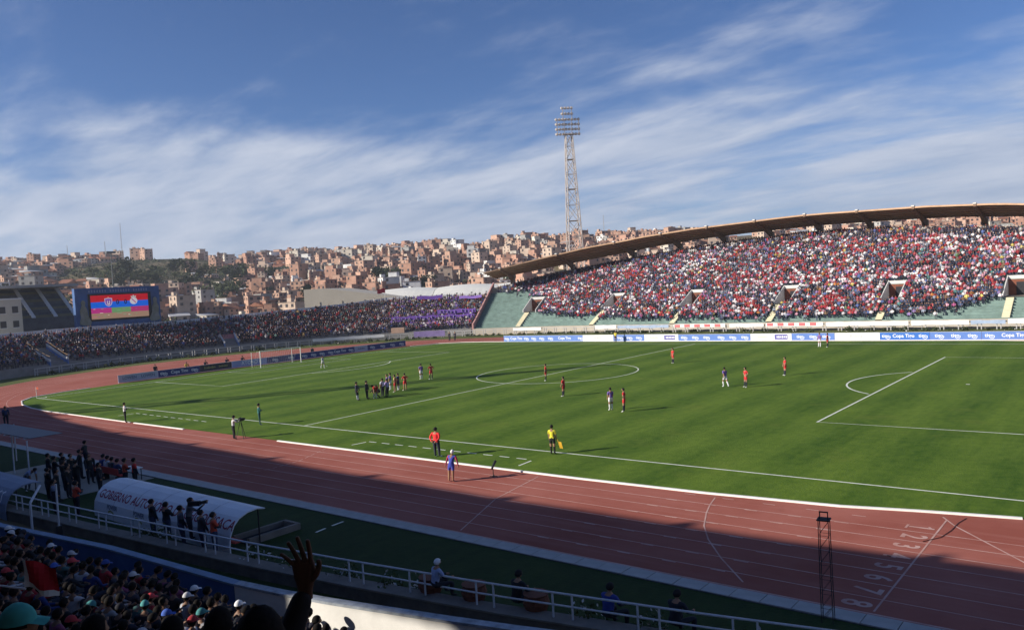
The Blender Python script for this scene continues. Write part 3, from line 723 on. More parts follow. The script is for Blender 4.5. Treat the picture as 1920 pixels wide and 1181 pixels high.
# last row on the top walkway
a = -60.5
while a < 47:
    a += rng.uniform(.40, .62); d = rim(a)+0.65
    P = bp(a, d); n = bn(a); crowd_far.add((P[0], P[1], 1.5+RISE*int(rim(a)/ROW)), math.atan2(n[1], n[0])-math.pi/2, True, pick(SHIRT_MIX), rng.uniform(.94, 1.08))
crowd_left = Crowd()
for k in range(0, 20):
    d = k*ROW+0.36; a = -158.0
    while a < -62.0:
        a += 0.47*R0/(R0+d)*rng.uniform(.86, 1.2)
        if k*ROW+ROW > rim(a)+.4: continue
        if abs(a+145.6) < 1.9 and d < 5.0: continue
        if abs(a+112.2) < 1.6 and d < 3.2: continue
        if -80 < a < -76 and d < 1.4: continue
        if rng.random() < 0.06 + (0.25 if d < 1 else 0): continue
        P = bp(a, d); n = bn(a); pur = -80 < a < -65
        crowd_left.add((P[0], P[1], 1.5+RISE*k), math.atan2(n[1], n[0])-math.pi/2+rng.normal(0, .25), rng.random() < (.55 if pur else .25), pick(SHIRT_PUR if pur and rng.random() < .30 + (.3 if d < 5 else 0) else SHIRT_MIX), rng.uniform(.92, 1.1))
crowd_far.V and crowd_far.build('crowd', 'dense sunlit crowd in red, white and dark clothes filling the far grandstand')
crowd_left.build('crowd', 'dense shaded crowd in dark and purple clothes filling the curved end stand')
# the spectators of the far stand that can be picked out, each an object
COLNAME = [((.52, .035, .045), 'red'), ((.72, .70, .70), 'white'), ((.62, .30, .36), 'pink'), ((.035, .04, .07), 'black'), ((.10, .12, .20), 'navy'), ((.08, .15, .42), 'blue'), ((.30, .35, .42), 'grey'), ((.50, .10, .30), 'magenta'), ((.25, .14, .07), 'brown'), ((.08, .28, .28), 'teal'), ((.70, .55, .10), 'yellow'), ((.65, .22, .04), 'orange'), ((.12, .30, .10), 'green'), ((.35, .2, .5), 'purple')]
def cname(c): return min(COLNAME, key=lambda t: sum((a-b)**2 for a, b in zip(t[0], c)))[1]
def template_mesh(T, nm):
    me = bpy.data.meshes.new(nm); me.from_pydata(T[0].tolist(), [], T[1])
    for m in (objcol_mat('shirt_cloth'), mat('trousers_dark', (.04, .045, .07), .9, var=.3, scale=5), mat('skin', (.36, .20, .13), .6), mat('hair_black', (.018, .014, .012), .7)): me.materials.append(m)
    me.polygons.foreach_set('material_index', T[2]); me.update(); return me
ME_SIT, ME_STD = template_mesh(T_SIT, 'person'), template_mesh(T_STD, 'person')
rows = {}
for t in IND: rows.setdefault(t[1], []).append(t)
for k, L in rows.items():
    L.sort(key=lambda t: t[2])
    for i, t in enumerate(L):
        o = link('person', ME_STD if t[5] else ME_SIT); o.location = t[3]; o.rotation_euler = (0, 0, t[4]); o.color = (*[min(1, 1.3*float(x)) for x in t[6]], 1)
        tag(o, '%s spectator in %s, %s from left, %s row of far stand' % ('standing' if t[5] else 'seated', cname(t[6]), ordw(i), ordw(k)), 'person', 'spectators in the lowest rows of the far stand')
# ------------------------------------------------------------------ bodies (skin modifier -> one continuous mesh)
def V3(*a): return Vector(a)
def dirv(az, el):   # az: 0 = forward (-y), + = to the person's left (+x); el: -90 down
    return Vector((math.sin(R(az))*math.cos(R(el)), -math.cos(R(az))*math.cos(R(el)), math.sin(R(el))))
POSES = {}
def skeleton(p):
    """joint positions and radii; facing -y"""
    hip = p.get('hip', .94); lean = R(p.get('lean', 0)); side = R(p.get('side', 0))
    J = {}; E = []
    def j(n, v, r, par=None):
        J[n] = (Vector(v), r)
        if par: E.append((par, n))
    pel = Vector((0, 0, hip)); upv = Vector((math.sin(side), -math.sin(lean), math.cos(lean))).normalized()
    j('pelvis', pel, (.145, .115)); j('waist', pel+upv*.16, (.135, .105), 'pelvis'); j('chest', pel+upv*.36, (.165, .12), 'waist'); j('neck', pel+upv*.52, (.065, .065), 'chest')
    hup = (upv + Vector((0, -math.sin(R(p.get('nod', 0))), 0))).normalized()
    j('ntop', pel+upv*.575+hup*.02, (.055, .058), 'neck'); J['HEAD'] = (pel+upv*.60+hup*.105, hup)
    for s, nm in ((1, 'l'), (-1, 'r')):
        a = p.get('arm_'+nm, ((10*s, -82), (5*s, -75))); sh = pel+upv*.475+Vector((s*.185, 0, 0))
        j('sh_'+nm, sh, (.068, .068), 'chest')
        el = sh+dirv(*a[0])*.29; j('el_'+nm, el, (.05, .05), 'sh_'+nm)
        wr = el+dirv(*a[1])*.25; j('wr_'+nm, wr, (.034, .034), 'el_'+nm); j('ha_'+nm, wr+dirv(*a[1])*.10, (.042, .028), 'wr_'+nm)
        l = p.get('leg_'+nm, ((6*s, -88), (0, -89))); hp = pel+Vector((s*.095, 0, -.05)); j('hp_'+nm, hp, (.10, .10), 'pelvis')
        kn = hp+dirv(*l[0])*.42; j('kn_'+nm, kn, (.065, .07), 'hp_'+nm)
        ca = kn+dirv(*l[1])*.16; j('ca_'+nm, ca, (.058, .064), 'kn_'+nm)
        an = kn+dirv(*l[1])*.42; j('an_'+nm, an, (.042, .045), 'ca_'+nm)
        tv = Vector((s*.25, -1, 0)).normalized() if not p.get('toe_down') else Vector((0, -.3, -1)).normalized()
        j('to_'+nm, an+tv*.15+Vector((0, 0, -.035)), (.04, .035), 'an_'+nm)
    return J, E
def region(n1, n2):
    k = n2.split('_')[0]
    return {'waist': 'shirt', 'chest': 'shirt', 'neck': 'skin', 'ntop': 'skin', 'sh': 'shirt', 'el': 'sleeve', 'wr': 'fore', 'ha': 'skin', 'hp': 'short', 'kn': 'thigh', 'ca': 'sock', 'an': 'sock', 'to': 'shoe'}[k]
def head_shape(c, upd, fwd, nu=14, nv=10, k=1.0):
    """a head with jaw, nose, ears and a cap of hair; region per face 7 skin, 8 hair"""
    f_ = (fwd-upd*fwd.dot(upd)).normalized(); x_ = f_.cross(upd).normalized(); vs = []; fs = []; rg = []
    def hairy(ph, th): return math.cos(ph) > .52 or (math.cos(ph) > -.62 and math.cos(th) < .10) or (math.cos(ph) > .10 and math.cos(th) < .55)
    for i in range(nv+1):
        ph = math.pi*i/nv; cz = math.cos(ph); sr = math.sin(ph)
        for q in range(nu):
            th = 2*math.pi*q/nu; cf, sx = math.cos(th), math.sin(th)       # cf > 0: face side
            rx, ry = .080, .098
            if cz < 0: rx *= 1+.22*cz; ry *= 1+(.12*cz if cf > 0 else .22*cz)
            g = 1.07+.03*math.sin(7*th+3*i) if hairy(ph, th) else 1.0
            p = x_*(rx*sr*sx*g) + f_*(ry*sr*cf*g) + upd*(.122*cz*(g if cz > 0 else 1))
            if abs(sx) < .3 and cf > 0 and -.35 < cz < .1: p += f_*.022
            if abs(sx) > .93 and -.25 < cz < .15 : p += x_*(.016*(1 if sx > 0 else -1))
            vs.append(c+p*k)
    for i in range(nv):
        for q in range(nu):
            fs.append((i*nu+q, (i+1)*nu+q, (i+1)*nu+(q+1) % nu, i*nu+(q+1) % nu)); rg.append(8 if hairy(math.pi*(i+.5)/nv, 2*math.pi*(q+.5)/nu) else 7)
    return vs, fs, rg
REG = ['shirt', 'sleeve', 'fore', 'short', 'thigh', 'sock', 'shoe', 'skin', 'hair']
def body_mesh(key):
    """returns (verts, faces, region index per face) for a pose"""
    if key in POSES and 'cache' in POSES[key]: return POSES[key]['cache']
    J, E = skeleton(POSES[key]); HC, HU = J.pop('HEAD'); names = list(J); ix = {n: i for i, n in enumerate(names)}
    me = bpy.data.meshes.new('sk'); me.from_pydata([J[n][0] for n in names], [(ix[a], ix[b]) for a, b in E], [])
    o = bpy.data.objects.new('sk', me); COL.objects.link(o)
    md = o.modifiers.new('s', 'SKIN'); md.use_smooth_shade = True
    ss = o.modifiers.new('u', 'SUBSURF'); ss.levels = 1; ss.render_levels = 1
    for i, n in enumerate(names):
        sv = me.skin_vertices[0].data[i]; sv.radius = J[n][1]; sv.use_root = (n == 'pelvis')
    bpy.context.view_layer.update()
    m2 = bpy.data.meshes.new_from_object(o.evaluated_get(bpy.context.evaluated_depsgraph_get()))
    vs = np.array([v.co[:] for v in m2.vertices]); fs = [tuple(p.vertices) for p in m2.polygons]
    bpy.data.objects.remove(o); bpy.data.meshes.remove(me); bpy.data.meshes.remove(m2)
    segs = [(np.array(J[a][0]), np.array(J[b][0]), region(a, b), b) for a, b in E if not (b.startswith('sh_') or b.startswith('hp_'))]
    segs += [(np.array(J['chest'][0]), np.array(J[b][0]), 'shirt', b) for b in ('sh_l', 'sh_r')] + [(np.array(J['pelvis'][0]), np.array(J[b][0]), 'short', b) for b in ('hp_l', 'hp_r')]
    rg = []
    for f in fs:
        c = vs[list(f)].mean(0); best = None
        for a, b, r_, nm in segs:
            ab = b-a; t = np.clip(np.dot(c-a, ab)/max(1e-9, np.dot(ab, ab)), 0, 1); d = np.linalg.norm(c-(a+ab*t))
            if best is None or d < best[0]: best = (d, r_, t, nm)
        r_ = best[1]; t = best[2]
        if r_ == 'shirt' and best[3] == 'waist' and t < .25: r_ = 'short'
        if r_ == 'sleeve' and t > .65: r_ = 'fore'
        if r_ == 'thigh' and t < .62: r_ = 'short'
        if r_ == 'sock' and best[3] == 'an' and t > .97: r_ = 'shoe'
        rg.append(REG.index(r_))
    hv, hf, hr = head_shape(HC, HU, Vector((0, -1, 0))); o_ = len(vs); vs = np.concatenate([vs, np.array([q[:] for q in hv])]); fs = fs + [tuple(i+o_ for i in f) for f in hf]; rg = rg + hr
    zmin = vs[:, 2].min(); vs[:, 2] -= zmin; POSES[key]['head'] = (HC-Vector((0, 0, zmin)), HU)
    POSES[key]['cache'] = (vs, fs, rg); return POSES[key]['cache']
HIPS = ((55, -50), (-130, -30)); 
POSES['stand'] = {}
POSES['stand2'] = dict(leg_l=((14, -84), (6, -87)), leg_r=((-14, -84), (-6, -87)), arm_l=((40, -78), (-20, -60)), arm_r=((-20, -80), (0, -70)))
POSES['hips'] = dict(leg_l=((60, -82), (20, -88)), leg_r=((-60, -82), (-20, -88)), arm_l=((95, -48), (-75, -30)), arm_r=((-95, -48), (75, -30)), nod=10)
POSES['walk'] = dict(leg_l=((0, -68), (180, -84)), leg_r=((180, -76), (180, -62)), arm_l=((180, -66), (120, -75)), arm_r=((-20, -66), (10, -45)), lean=4)
POSES['behind'] = dict(arm_l=((140, -66), (-120, -50)), arm_r=((-140, -66), (120, -50)), leg_l=((30, -85), (10, -88)), leg_r=((-30, -85), (-10, -88)))
POSES['crossed'] = dict(arm_l=((20, -66), (-70, 5)), arm_r=((-20, -66), (70, 5)))
POSES['crouch'] = dict(hip=.55, lean=45, leg_l=((15, 8), (180, -75)), leg_r=((-15, -40), (180, -45)), arm_l=((0, -60), (0, -40)), arm_r=((0, -65), (0, -50)), nod=20)
POSES['bend'] = dict(hip=.88, lean=62, leg_l=((0, -78), (180, -80)), leg_r=((-10, -78), (180, -82)), arm_l=((0, -80), (0, -85)), arm_r=((0, -80), (0, -70)), nod=20)
POSES['film'] = dict(arm_l=((20, -20), (0, 25)), arm_r=((-25, -35), (25, 40)), lean=6, leg_l=((20, -84), (170, -86)), leg_r=((-20, -84), (0, -88)))
POSES['lean'] = dict(side=-8, leg_l=((40, -76), (60, -82)), leg_r=((60, -84), (40, -80)), arm_l=((95, -70), (70, -70)), arm_r=((-95, -74), (-70, -80)))
SITL = dict(hip=.50, leg_l=((12, 2), (180, -86)), leg_r=((-12, 2), (180, -86)))
POSES['sit'] = dict(SITL, arm_l=((15, -68), (-15, -12)), arm_r=((-15, -68), (15, -12)), lean=8)
POSES['sit_lean'] = dict(SITL, arm_l=((20, -50), (-40, -10)), arm_r=((-20, -50), (40, -10)), lean=26, nod=12)
POSES['sit_clap'] = dict(SITL, arm_l=((25, -55), (-35, 30)), arm_r=((-25, -55), (35, 30)), lean=2)
POSES['sit_point'] = dict(SITL, arm_l=((25, 55), (-5, 75)), arm_r=((-15, -68), (15, -12)), lean=0)
SKIN = (.34, .19, .12); HAIR = (.016, .013, .012)
def cmat(c, rough=.85):
    c = tuple(round(float(x), 3) for x in c)
    return mat('cloth_%d_%d_%d' % tuple(int(x*999) for x in c), c, rough, var=.14, scale=7)
BODY = {}
def person(loc, face, pose='stand', label='', h=1.75, shirt=(.5, .04, .04), sleeve=None, fore=None, short=(.5, .04, .04), thigh=None, sock=(.03, .03, .04), shoe=(.6, .6, .6), hair=HAIR, skin=SKIN, group=None, bulk=1.1):
    """face: direction in degrees the person looks, 0 = +y, 90 = +x"""
    vs, fs, rg = body_mesh(pose)
    cols = dict(shirt=shirt, sleeve=sleeve or shirt, fore=fore or skin, short=short, thigh=thigh or skin, sock=sock, shoe=shoe, skin=skin, hair=hair)
    key = (pose, tuple(cols[r] for r in REG))
    if key not in BODY:
        me = bpy.data.meshes.new('person'); me.from_pydata(vs.tolist(), [], fs)
        for r in REG: me.materials.append(cmat(cols[r], .6 if r == 'skin' else .85))
        me.polygons.foreach_set('material_index', rg); me.polygons.foreach_set('use_smooth', [True]*len(fs)); me.update(); BODY[key] = me
    o = link('person', BODY[key]); o.location = loc; o.rotation_euler = (0, 0, R(180-face)); s = h/1.72; o.scale = (s*bulk, s*bulk, s)
    return tag(o, label, 'person', group)
RED = (.56, .03, .035); REDS = dict(shirt=RED, short=RED, sock=(.03, .03, .045), shoe=(.65, .65, .62))
PUR = dict(shirt=(.20, .12, .40), short=(.72, .71, .74), sock=(.74, .73, .76), shoe=(.7, .7, .7))
g1 = 'players in red'; g2 = 'players in purple and white'
person((-39.6, -2.0, .01), 90, 'walk', 'goalkeeper in pale grey kit walking out of the left penalty area', shirt=(.45, .47, .50), fore=(.45, .47, .5), short=(.5, .5, .52), sock=(.6, .6, .62))
person((-13.1, -8.6, .01), -70, 'stand', 'player in purple shirt and white shorts beside a red player left of the centre circle', **PUR, group=g2)
person((-11.8, -8.3, .01), -80, 'hips', 'player in red just right of a purple player, left of the centre circle', **REDS, group=g1)
person((3.2, -6.4, .01), -120, 'stand', 'player in red standing on the near half of the centre circle', **REDS, group=g1)
person((11.7, -15.2, .01), -100, 'stand2', 'player in red with darker shorts standing alone just outside the centre circle', **{**REDS, 'short': (.25, .02, .02)}, group=g1)
person((19.9, -20.4, .01), -60, 'stand', 'player in purple and white beside a red player, nearest the camera', **PUR, group=g2)
person((21.3, -20.7, .01), -110, 'hips', 'red player with hands on hips beside a purple player, nearest the camera', **REDS, group=g1, h=1.8)
person((9.0, 10.8, .01), -150, 'stand', 'player in red alone near the far end of the halfway line', **REDS, group=g1)
person((23.0, -6.0, .01), -60, 'walk', 'player in purple and white walking left of a red player with hands on hips', **PUR, group=g2)
person((24.9, -5.9, .01), -140, 'hips', 'player in red with hands on hips right of the walking purple player', **REDS, group=g1)
person((25.3, 2.6, .01), -130, 'stand2', 'player in red standing alone left of the right penalty arc', **REDS, group=g1)
person((19.3, 31.0, .01), -170, 'stand2', 'player in purple and white near the far boards', **PUR, group=g2)
person((20.5, 30.4, .01), -90, 'stand', 'player in red near the far boards beside a purple player', **REDS, group=g1)
person((18.9, -39.0, .01), -5, 'behind', 'coach in bright red jacket and dark trousers with hands behind his back', shirt=(.72, .04, .04), fore=(.72, .04, .04), short=(.03, .035, .05), thigh=(.03, .035, .05), sock=(.03, .035, .05), shoe=(.75, .75, .75), h=1.8, bulk=1.32)
ref = person((25.2, -35.5, .01), -15, 'stand', 'assistant referee in yellow shirt and black shorts holding a flag on the near touchline', shirt=(.70, .62, .05), short=(.02, .02, .02), sock=(.02, .02, .02), shoe=(.05, .05, .05))
fl = MB(); fl.tube((25.55, -35.45, .95), (25.75, -35.5, .42), .012, 5); fl.add([(25.6, -35.46, .82), (25.75, -35.5, .44), (25.9, -35.42, .40), (25.78, -35.40, .78), (25.6, -35.45, .825), (25.75, -35.49, .445), (25.9, -35.41, .405), (25.78, -35.39, .785)], ((0, 1, 2, 3), (7, 6, 5, 4), (0, 3, 7, 4), (1, 0, 4, 5), (2, 1, 5, 6), (3, 2, 6, 7)))
tag(fl.obj('referee_flag', mat('flag_orange', (.75, .42, .03), .8)), 'small orange-yellow flag held by the near assistant referee', 'flag')
person((-15.3, 37.6, .01), 180, 'stand', 'assistant referee in yellow and black in front of the far boards', shirt=(.70, .62, .05), short=(.02, .02, .02), sock=(.02, .02, .02), shoe=(.05, .05, .05))
person((24.2, -43.3, .004), -20, 'lean', 'ball boy in blue and red kit with white cap standing on the sunlit track', shirt=(.06, .08, .42), sleeve=(.40, .04, .08), fore=(.32, .05, .1), short=(.06, .08, .42), sock=SKIN, shoe=(.5, .3, .25), hair=(.75, .73, .72), h=1.72)
cm = person((-0.45, -40.85, .004), 20, 'film', 'cameraman in white shirt and dark trousers bent to a tripod camera on the track', shirt=(.55, .54, .55), fore=(.3, .3, .3), short=(.02, .02, .025), thigh=(.02, .02, .025), sock=(.02, .02, .025), shoe=(.05, .05, .05))
def tripod_camera(x, y, z, rz, label):
    root = empty('video_camera', (x, y, z), rz, label, 'camera')
    mk = mat('black_plastic', (.02, .02, .022), .5)
    for a in (90, 210, 330): MB().tube((.05*math.cos(R(a)), .05*math.sin(R(a)), 1.25), (.42*math.cos(R(a)), .42*math.sin(R(a)), 0), .022, 5).obj('leg', mk, root)
    bd = MB().box((0, .05, 1.42), (.16, .42, .22)).box((0, -.05, 1.58), (.05, .2, .06)).obj('camera_body', mk, root)
    MB().tube((0, .26, 1.42), (0, .44, 1.42), .07, 8, .085).obj('lens', mk, bd)
tripod_camera(-0.1, -40.4, .004, 0.3, 'black video camera on a tripod at the edge of the track')
mic = empty('microphone_stand', (25.4, -41.3, 0), 0.5, 'small dark microphone on a low stand beside the white kerb', 'microphone')
mkm = mat('black_plastic', (.02, .02, .022), .5)
MB().tube((0, 0, .0), (0, 0, .42), .025, 6).tube((-.2, 0, .02), (.2, 0, .02), .02, 5).tube((0, -.2, .02), (0, .2, .02), .02, 5).obj('stand', mkm, mic); MB().tube((-.05, -.1, .42), (.1, .30, .78), .055, 8, .075).obj('microphone', mkm, mic)
person((-4.2, -36.1, .01), 30, 'crossed', 'man in dark teal tracksuit standing on the near touchline', shirt=(.04, .16, .16), fore=(.04, .16, .16), short=(.03, .08, .08), thigh=(.03, .08, .08), sock=(.03, .08, .08), shoe=(.4, .4, .4))
person((-18.6, -40.3, .05), 20, 'crossed', 'man in white bib and black trousers standing on the kerb far left', shirt=(.70, .69, .70), fore=(.05, .05, .05), short=(.02, .02, .022), thigh=(.02, .02, .022), sock=(.02, .02, .022), shoe=(.03, .03, .03))
DK = dict(bulk=1.3, fore=(.025, .028, .04), short=(.02, .022, .03), thigh=(.02, .022, .03), sock=(.02, .022, .03), shoe=(.04, .04, .04))
person((-7.2, -23.2, .01), 60, 'stand2', 'medic in dark clothes with a pale bag, leftmost of the group round the injured player', shirt=(.06, .06, .09), **{**DK, 'sock': (.35, .36, .4)})
person((-6.9, -22.2, .01), 60, 'stand', 'medic in black beside the leftmost man of the group round the injured player', shirt=(.02, .022, .03), **DK)
person((-6.3, -21.7, .01), 120, 'bend', 'person in red bending over the injured player in the group', shirt=RED, short=(.4, .03, .03), sock=(.6, .6, .6))
person((-6.1, -21.3, .01), -120, 'crouch', 'person in dark blue crouching over the injured player', shirt=(.02, .025, .07), **DK)
person((-6.6, -20.4, .01), -100, 'stand', 'man in white shirt and dark trousers standing over the injured player', shirt=(.62, .60, .66), **{**DK, 'fore': SKIN})
person((-5.7, -20.6, .01), -100, 'stand2', 'man in purple and white bib and black trousers beside the injured player', shirt=(.40, .30, .60), **DK)
person((-9.6, -16.6, .01), -120, 'stand', 'purple player with white socks at the back of the group round the injured player', **PUR)
person((-9.0, -17.6, .01), -150, 'stand', 'player in dark purple at the back left of the group round the injured player', **{**PUR, 'shirt': (.12, .08, .28)})
person((-7.7, -17.7, .01), -120, 'hips', 'red player with yellow sleeves in the group round the injured player', **{**REDS, 'sock': SKIN}, sleeve=(.7, .6, .2))
person((-8.4, -16.6, .01), -110, 'stand', 'player in dark blue with white socks in the group round the injured player', **{**PUR, 'shirt': (.04, .05, .13), 'short': (.04, .05, .1)})
person((-7.6, -16.4, .01), -90, 'hips', 'red player with hands on hips, rightmost of the group round the injured player', **{**REDS, 'sock': SKIN})
person((-55.3, 41.0, .0), 180, 'stand', 'left one of two dark figures on the track below the purple banners', shirt=(.02, .02, .03), **DK)
person((-54.2, 41.4, .0), 180, 'stand2', 'right one of two dark figures on the track below the purple banners', shirt=(.02, .02, .03), **DK)
person((-30.4, -45.8, .0), 90, 'stand', 'man in dark blue standing on the shaded track at the left edge', shirt=(.03, .05, .12), **DK)
# people behind the left boards
for i, (x, y, ps, c, lb) in enumerate(((-60.5, -15.8, 'stand', (.02, .02, .025), 'photographer in black standing behind the left end of the goal line boards'), (-60.5, -11.0, 'sit', (.6, .45, .06), 'person in yellow sitting behind the boards left of the goal'), (-60.0, -8.2, 'sit', (.03, .03, .05), 'person in dark clothes sitting behind the boards just left of the goal'), (-60.0, -4.6, 'sit', (.03, .02, .05), 'person in black sitting behind the boards at the goal'), (-59.8, -2.0, 'sit', (.04, .04, .06), 'person in charcoal sitting behind the boards near the goal net'), (-58.4, 10.5, 'stand', (.05, .07, .07), 'person in grey-green standing behind the boards right of the goal'))):
    person((x, y, .25 if ps == 'sit' else 0), 90, ps, lb, shirt=c, **DK)
# near side, in the shade
pol = dict(shirt=(.018, .02, .018), **DK)
for i, (x, y, f, ps) in enumerate(((1.2, -54.4, 20, 'stand'), (1.9, -53.9, 40, 'stand2'), (2.6, -54.6, 10, 'crossed'), (2.9, -53.8, 60, 'stand'), (2.0, -52.9, 30, 'behind'), (3.4, -54.4, 0, 'stand'), (4.6, -54.9, 30, 'stand'), (5.3, -54.5, -20, 'crossed'), (5.9, -55.2, 20, 'stand2'), (6.6, -55.5, 50, 'stand'), (4.0, -53.2, 90, 'stand'), (6.9, -56.2, 30, 'behind'), (6.0, -56.3, 0, 'stand'))):
    person((x, y, .012), f, ps, 'police officer in black, %s from the left in the dark group beside the dugout' % ordw(i), **pol, group='police officers beside the dugout')
person((2.2, -56.0, .01), 70, 'bend', 'man in pale blue shirt leaning beside the shelter posts', shirt=(.30, .36, .55), fore=SKIN, short=(.12, .13, .16), thigh=(.12, .13, .16), sock=(.12, .13, .16))
person((-1.2, -51.2, .012), 10, 'behind', 'man in dark olive jacket standing alone at the track edge behind the bench', shirt=(.06, .06, .05), **DK)
for x, y, c, lb in ((2.6, -51.9, (.04, .06, .2), 'person in blue sitting at the left end of the red bench'), (3.4, -52.0, (.5, .5, .52), 'person in white sitting on the red bench'), (4.2, -52.1, (.05, .06, .07), 'person in grey sitting on the red bench'), (5.1, -52.2, (.04, .05, .12), 'person in navy sitting at the right end of the red bench')):
    person((x, y, .012), 0, 'sit', lb, shirt=c, **DK)
bn_ = empty('bench', (3.9, -52.15, 0.012), 0, 'long bench with a dark red back beside the track', 'bench')
mb_ = mat('bench_red', (.40, .05, .04), .7, var=.15)
MB().box((0, 0.05, .42), (3.9, .42, .05)).obj('seat', mb_, bn_); MB().box((0, -.26, .68), (3.9, .05, .34)).obj('backrest', mb_, bn_)
for x in (-1.7, 0, 1.7): MB().box((x, -.1, .2), (.06, .4, .4)).obj('leg', mkm, bn_)
tb = empty('table', (5.6, -51.4, 0.012), 0, 'small table with a white top near the bench', 'table')
MB().box((0, 0, .72), (1.3, .6, .04)).obj('table_top', M_CURB, tb)
for x in (-.55, .55):
    for y in (-.22, .22): MB().box((x, y, .35), (.04, .04, .7)).obj('leg', mkm, tb)
person((8.3, -52.6, .0), 15, 'stand', 'person in bright red jacket standing behind the top of the dugout', shirt=(.60, .05, .04), **DK)
person((7.8, -52.9, .0), 15, 'crossed', 'person in orange-red jacket just left of the red jacket behind the dugout', shirt=(.55, .09, .05), **DK)
person((7.5, -54.2, .0), 40, 'stand', 'person in black at the far left end of the white dugout', shirt=(.02, .02, .025), **DK)
person((11.2, -57.0, .0), 0, 'crossed', 'person in red-orange jacket behind the railing left of the dugout', shirt=(.55, .07, .04), **DK)
person((9.6, -57.4, .0), 30, 'stand', 'person in grey-blue shirt behind the railing left of the orange jacket', shirt=(.16, .19, .28), **DK)
for x, y, f, ps, c, lb in ((18.9, -57.75, 10, 'stand', (.02, .022, .03), 'man in dark jacket, leftmost of those standing at the dugout back'), (20.05, -57.7, 0, 'crossed', (.018, .018, .02), 'man in black jacket, second of those standing at the dugout back'), (21.25, -57.7, 20, 'stand2', (.10, .10, .13), 'person in grey jacket below the cameraman at the dugout'), (22.8, -57.65, 10, 'stand2', (.04, .04, .05), 'person in charcoal jacket left of the orange jacket at the dugout end'), (23.65, -57.6, 20, 'crossed', (.58, .08, .04), 'person in orange jacket at the right end of the dugout')):
    person((x, y+.75, .05), f, ps, lb, shirt=c, **{**DK, 'short': (.04, .05, .10), 'thigh': (.04, .05, .10), 'sock': (.04, .05, .1)}, h=1.72)
person((21.75, -56.85, .38), 30, 'film', 'cameraman with a shoulder camera standing raised against the dugout', shirt=(.10, .10, .11), **DK, h=1.75)
sc = empty('video_camera', (22.1, -56.75, 1.95), -0.9, 'black shoulder video camera held up in front of the dugout lettering', 'camera')
bd = MB().box((0, 0, 0), (.16, .5, .2)).obj('camera_body', mkm, sc); MB().tube((0, .25, .02), (0, .55, .06), .06, 8, .08).obj('lens', mkm, bd)
person((35.6, -56.2, .46), 20, 'sit', 'person in white cap and pale blue shirt sitting on the ledge behind the railing', shirt=(.30, .36, .55), **DK, hair=(.75, .75, .78), h=1.6)
person((41.3, -54.9, .2), 10, 'sit', 'person in dark blue sitting behind the railing by a flowering bush', shirt=(.03, .05, .25), **DK)
person((38.3, -55.4, .2), 10, 'sit', 'person in black sitting behind the railing right of the clay pots', shirt=(.015, .015, .018), **DK)
person((43.2, -54.4, .2), 10, 'sit', 'person in charcoal sitting behind the railing at the bottom right', shirt=(.02, .022, .03), **DK)
# ------------------------------------------------------------------ advertising boards
M_ABLUE = mat('board_blue', (.045, .16, .52), .5, var=.08, scale=.8); M_ABLUE2 = mat('board_blue_faded', (.12, .22, .55), .5, var=.08, scale=.8)
M_AWHITE = mat('board_white', (.80, .80, .78), .5, var=.04, scale=.8); M_ANAVY = mat('board_navy', (.035, .05, .20), .5, var=.1, scale=.8)
M_AGREY = mat('board_grey', (.42, .44, .56), .5, var=.08, scale=.8); M_ALBLUE = mat('board_lightblue', (.30, .34, .60), .5, var=.1, scale=.8)
M_ADARK = mat('board_dark', (.05, .045, .06), .5, var=.1, scale=.8)
M_INKW = mat('ink_white', (.82, .83, .85), .5); M_INKG = mat('ink_grey', (.50, .50, .52), .5); M_INKGR = mat('ink_green', (.55, .66, .40), .5); M_INKP = mat('ink_purple', (.13, .12, .38), .5); M_INKN = mat('ink_navy', (.10, .12, .22), .5); M_INKY = mat('ink_olive', (.40, .36, .12), .5)
TXT = {}
def txt(s, size, m, bold=.012):
    k = (s, size, m.name)
    if k not in TXT: TXT[k] = text_mesh(s, size, m, bold)
    return TXT[k]
ring_me = {}
def smile(m):                               # the white loop under the g and o
    if m.name not in ring_me:
        b = MB(); b.strip([(.26*math.cos(R(t)), .26*math.sin(R(t))) for t in range(150, 400, 10)], .07, 0); ring_me[m.name] = b.mesh('loop', m)
    return ring_me[m.name]
def board(p, q, h, m, items, label, group):
    """upright board from p to q seen from its front; items: (fraction, text, size, material)"""
    dx, dy = q[0]-p[0], q[1]-p[1]; L = math.hypot(dx, dy); rz = math.atan2(dy, dx)
    root = empty('advertising_board', ((p[0]+q[0])/2, (p[1]+q[1])/2, 0.01), rz, label, 'board', group)
    MB().box((0, 0, .08+h/2), (L-.03, .05, h)).obj('panel', m, root)
    fr = MB().box((0, .0, .05), (L-.03, .10, .06)).box((0, 0, h+.1), (L-.03, .07, .035))
    x = -L/2+.4
    while x < L/2: fr.box((x, .25, .25), (.05, .45, .05)); fr.box((x, .1, .35), (.05, .05, .6)); x += 2.0
    fr.obj('frame', M_RAIL, root)
    for f, s, size, im in items:
        x = (f-.5)*L
        if s == '#block':
            MB().box((x, -.03, .08+h*.5), (size*3.0, .012, size*1.15)).obj('logo_block', M_INKP, root)
            for i in range(6): MB().box((x-size*.9+i*size*.42, -.038, .08+h*.5), (size*.26, .012, size*(.55 if i % 2 else .4))).obj('letter', M_INKW, root)
        elif s == '#letters':
            for i in range(9): MB().box((x+(i-4)*size*.42, -.03, .08+h*(.5 if i % 3 else .53)), (size*.24, .012, size*(.5 if i % 3 else .7))).obj('letter', im, root)
        else:
            o = link('lettering', txt(s, size, im), root); o.location = (x, -.031, .08+h*.52); o.rotation_euler = (R(90), 0, 0)
            if s == 'tigo':
                r_ = link('loop', smile(im), root); r_.location = (x+.30*size/.62, -.033, .08+h*.40); r_.rotation_euler = (R(90), 0, 0)
    return root
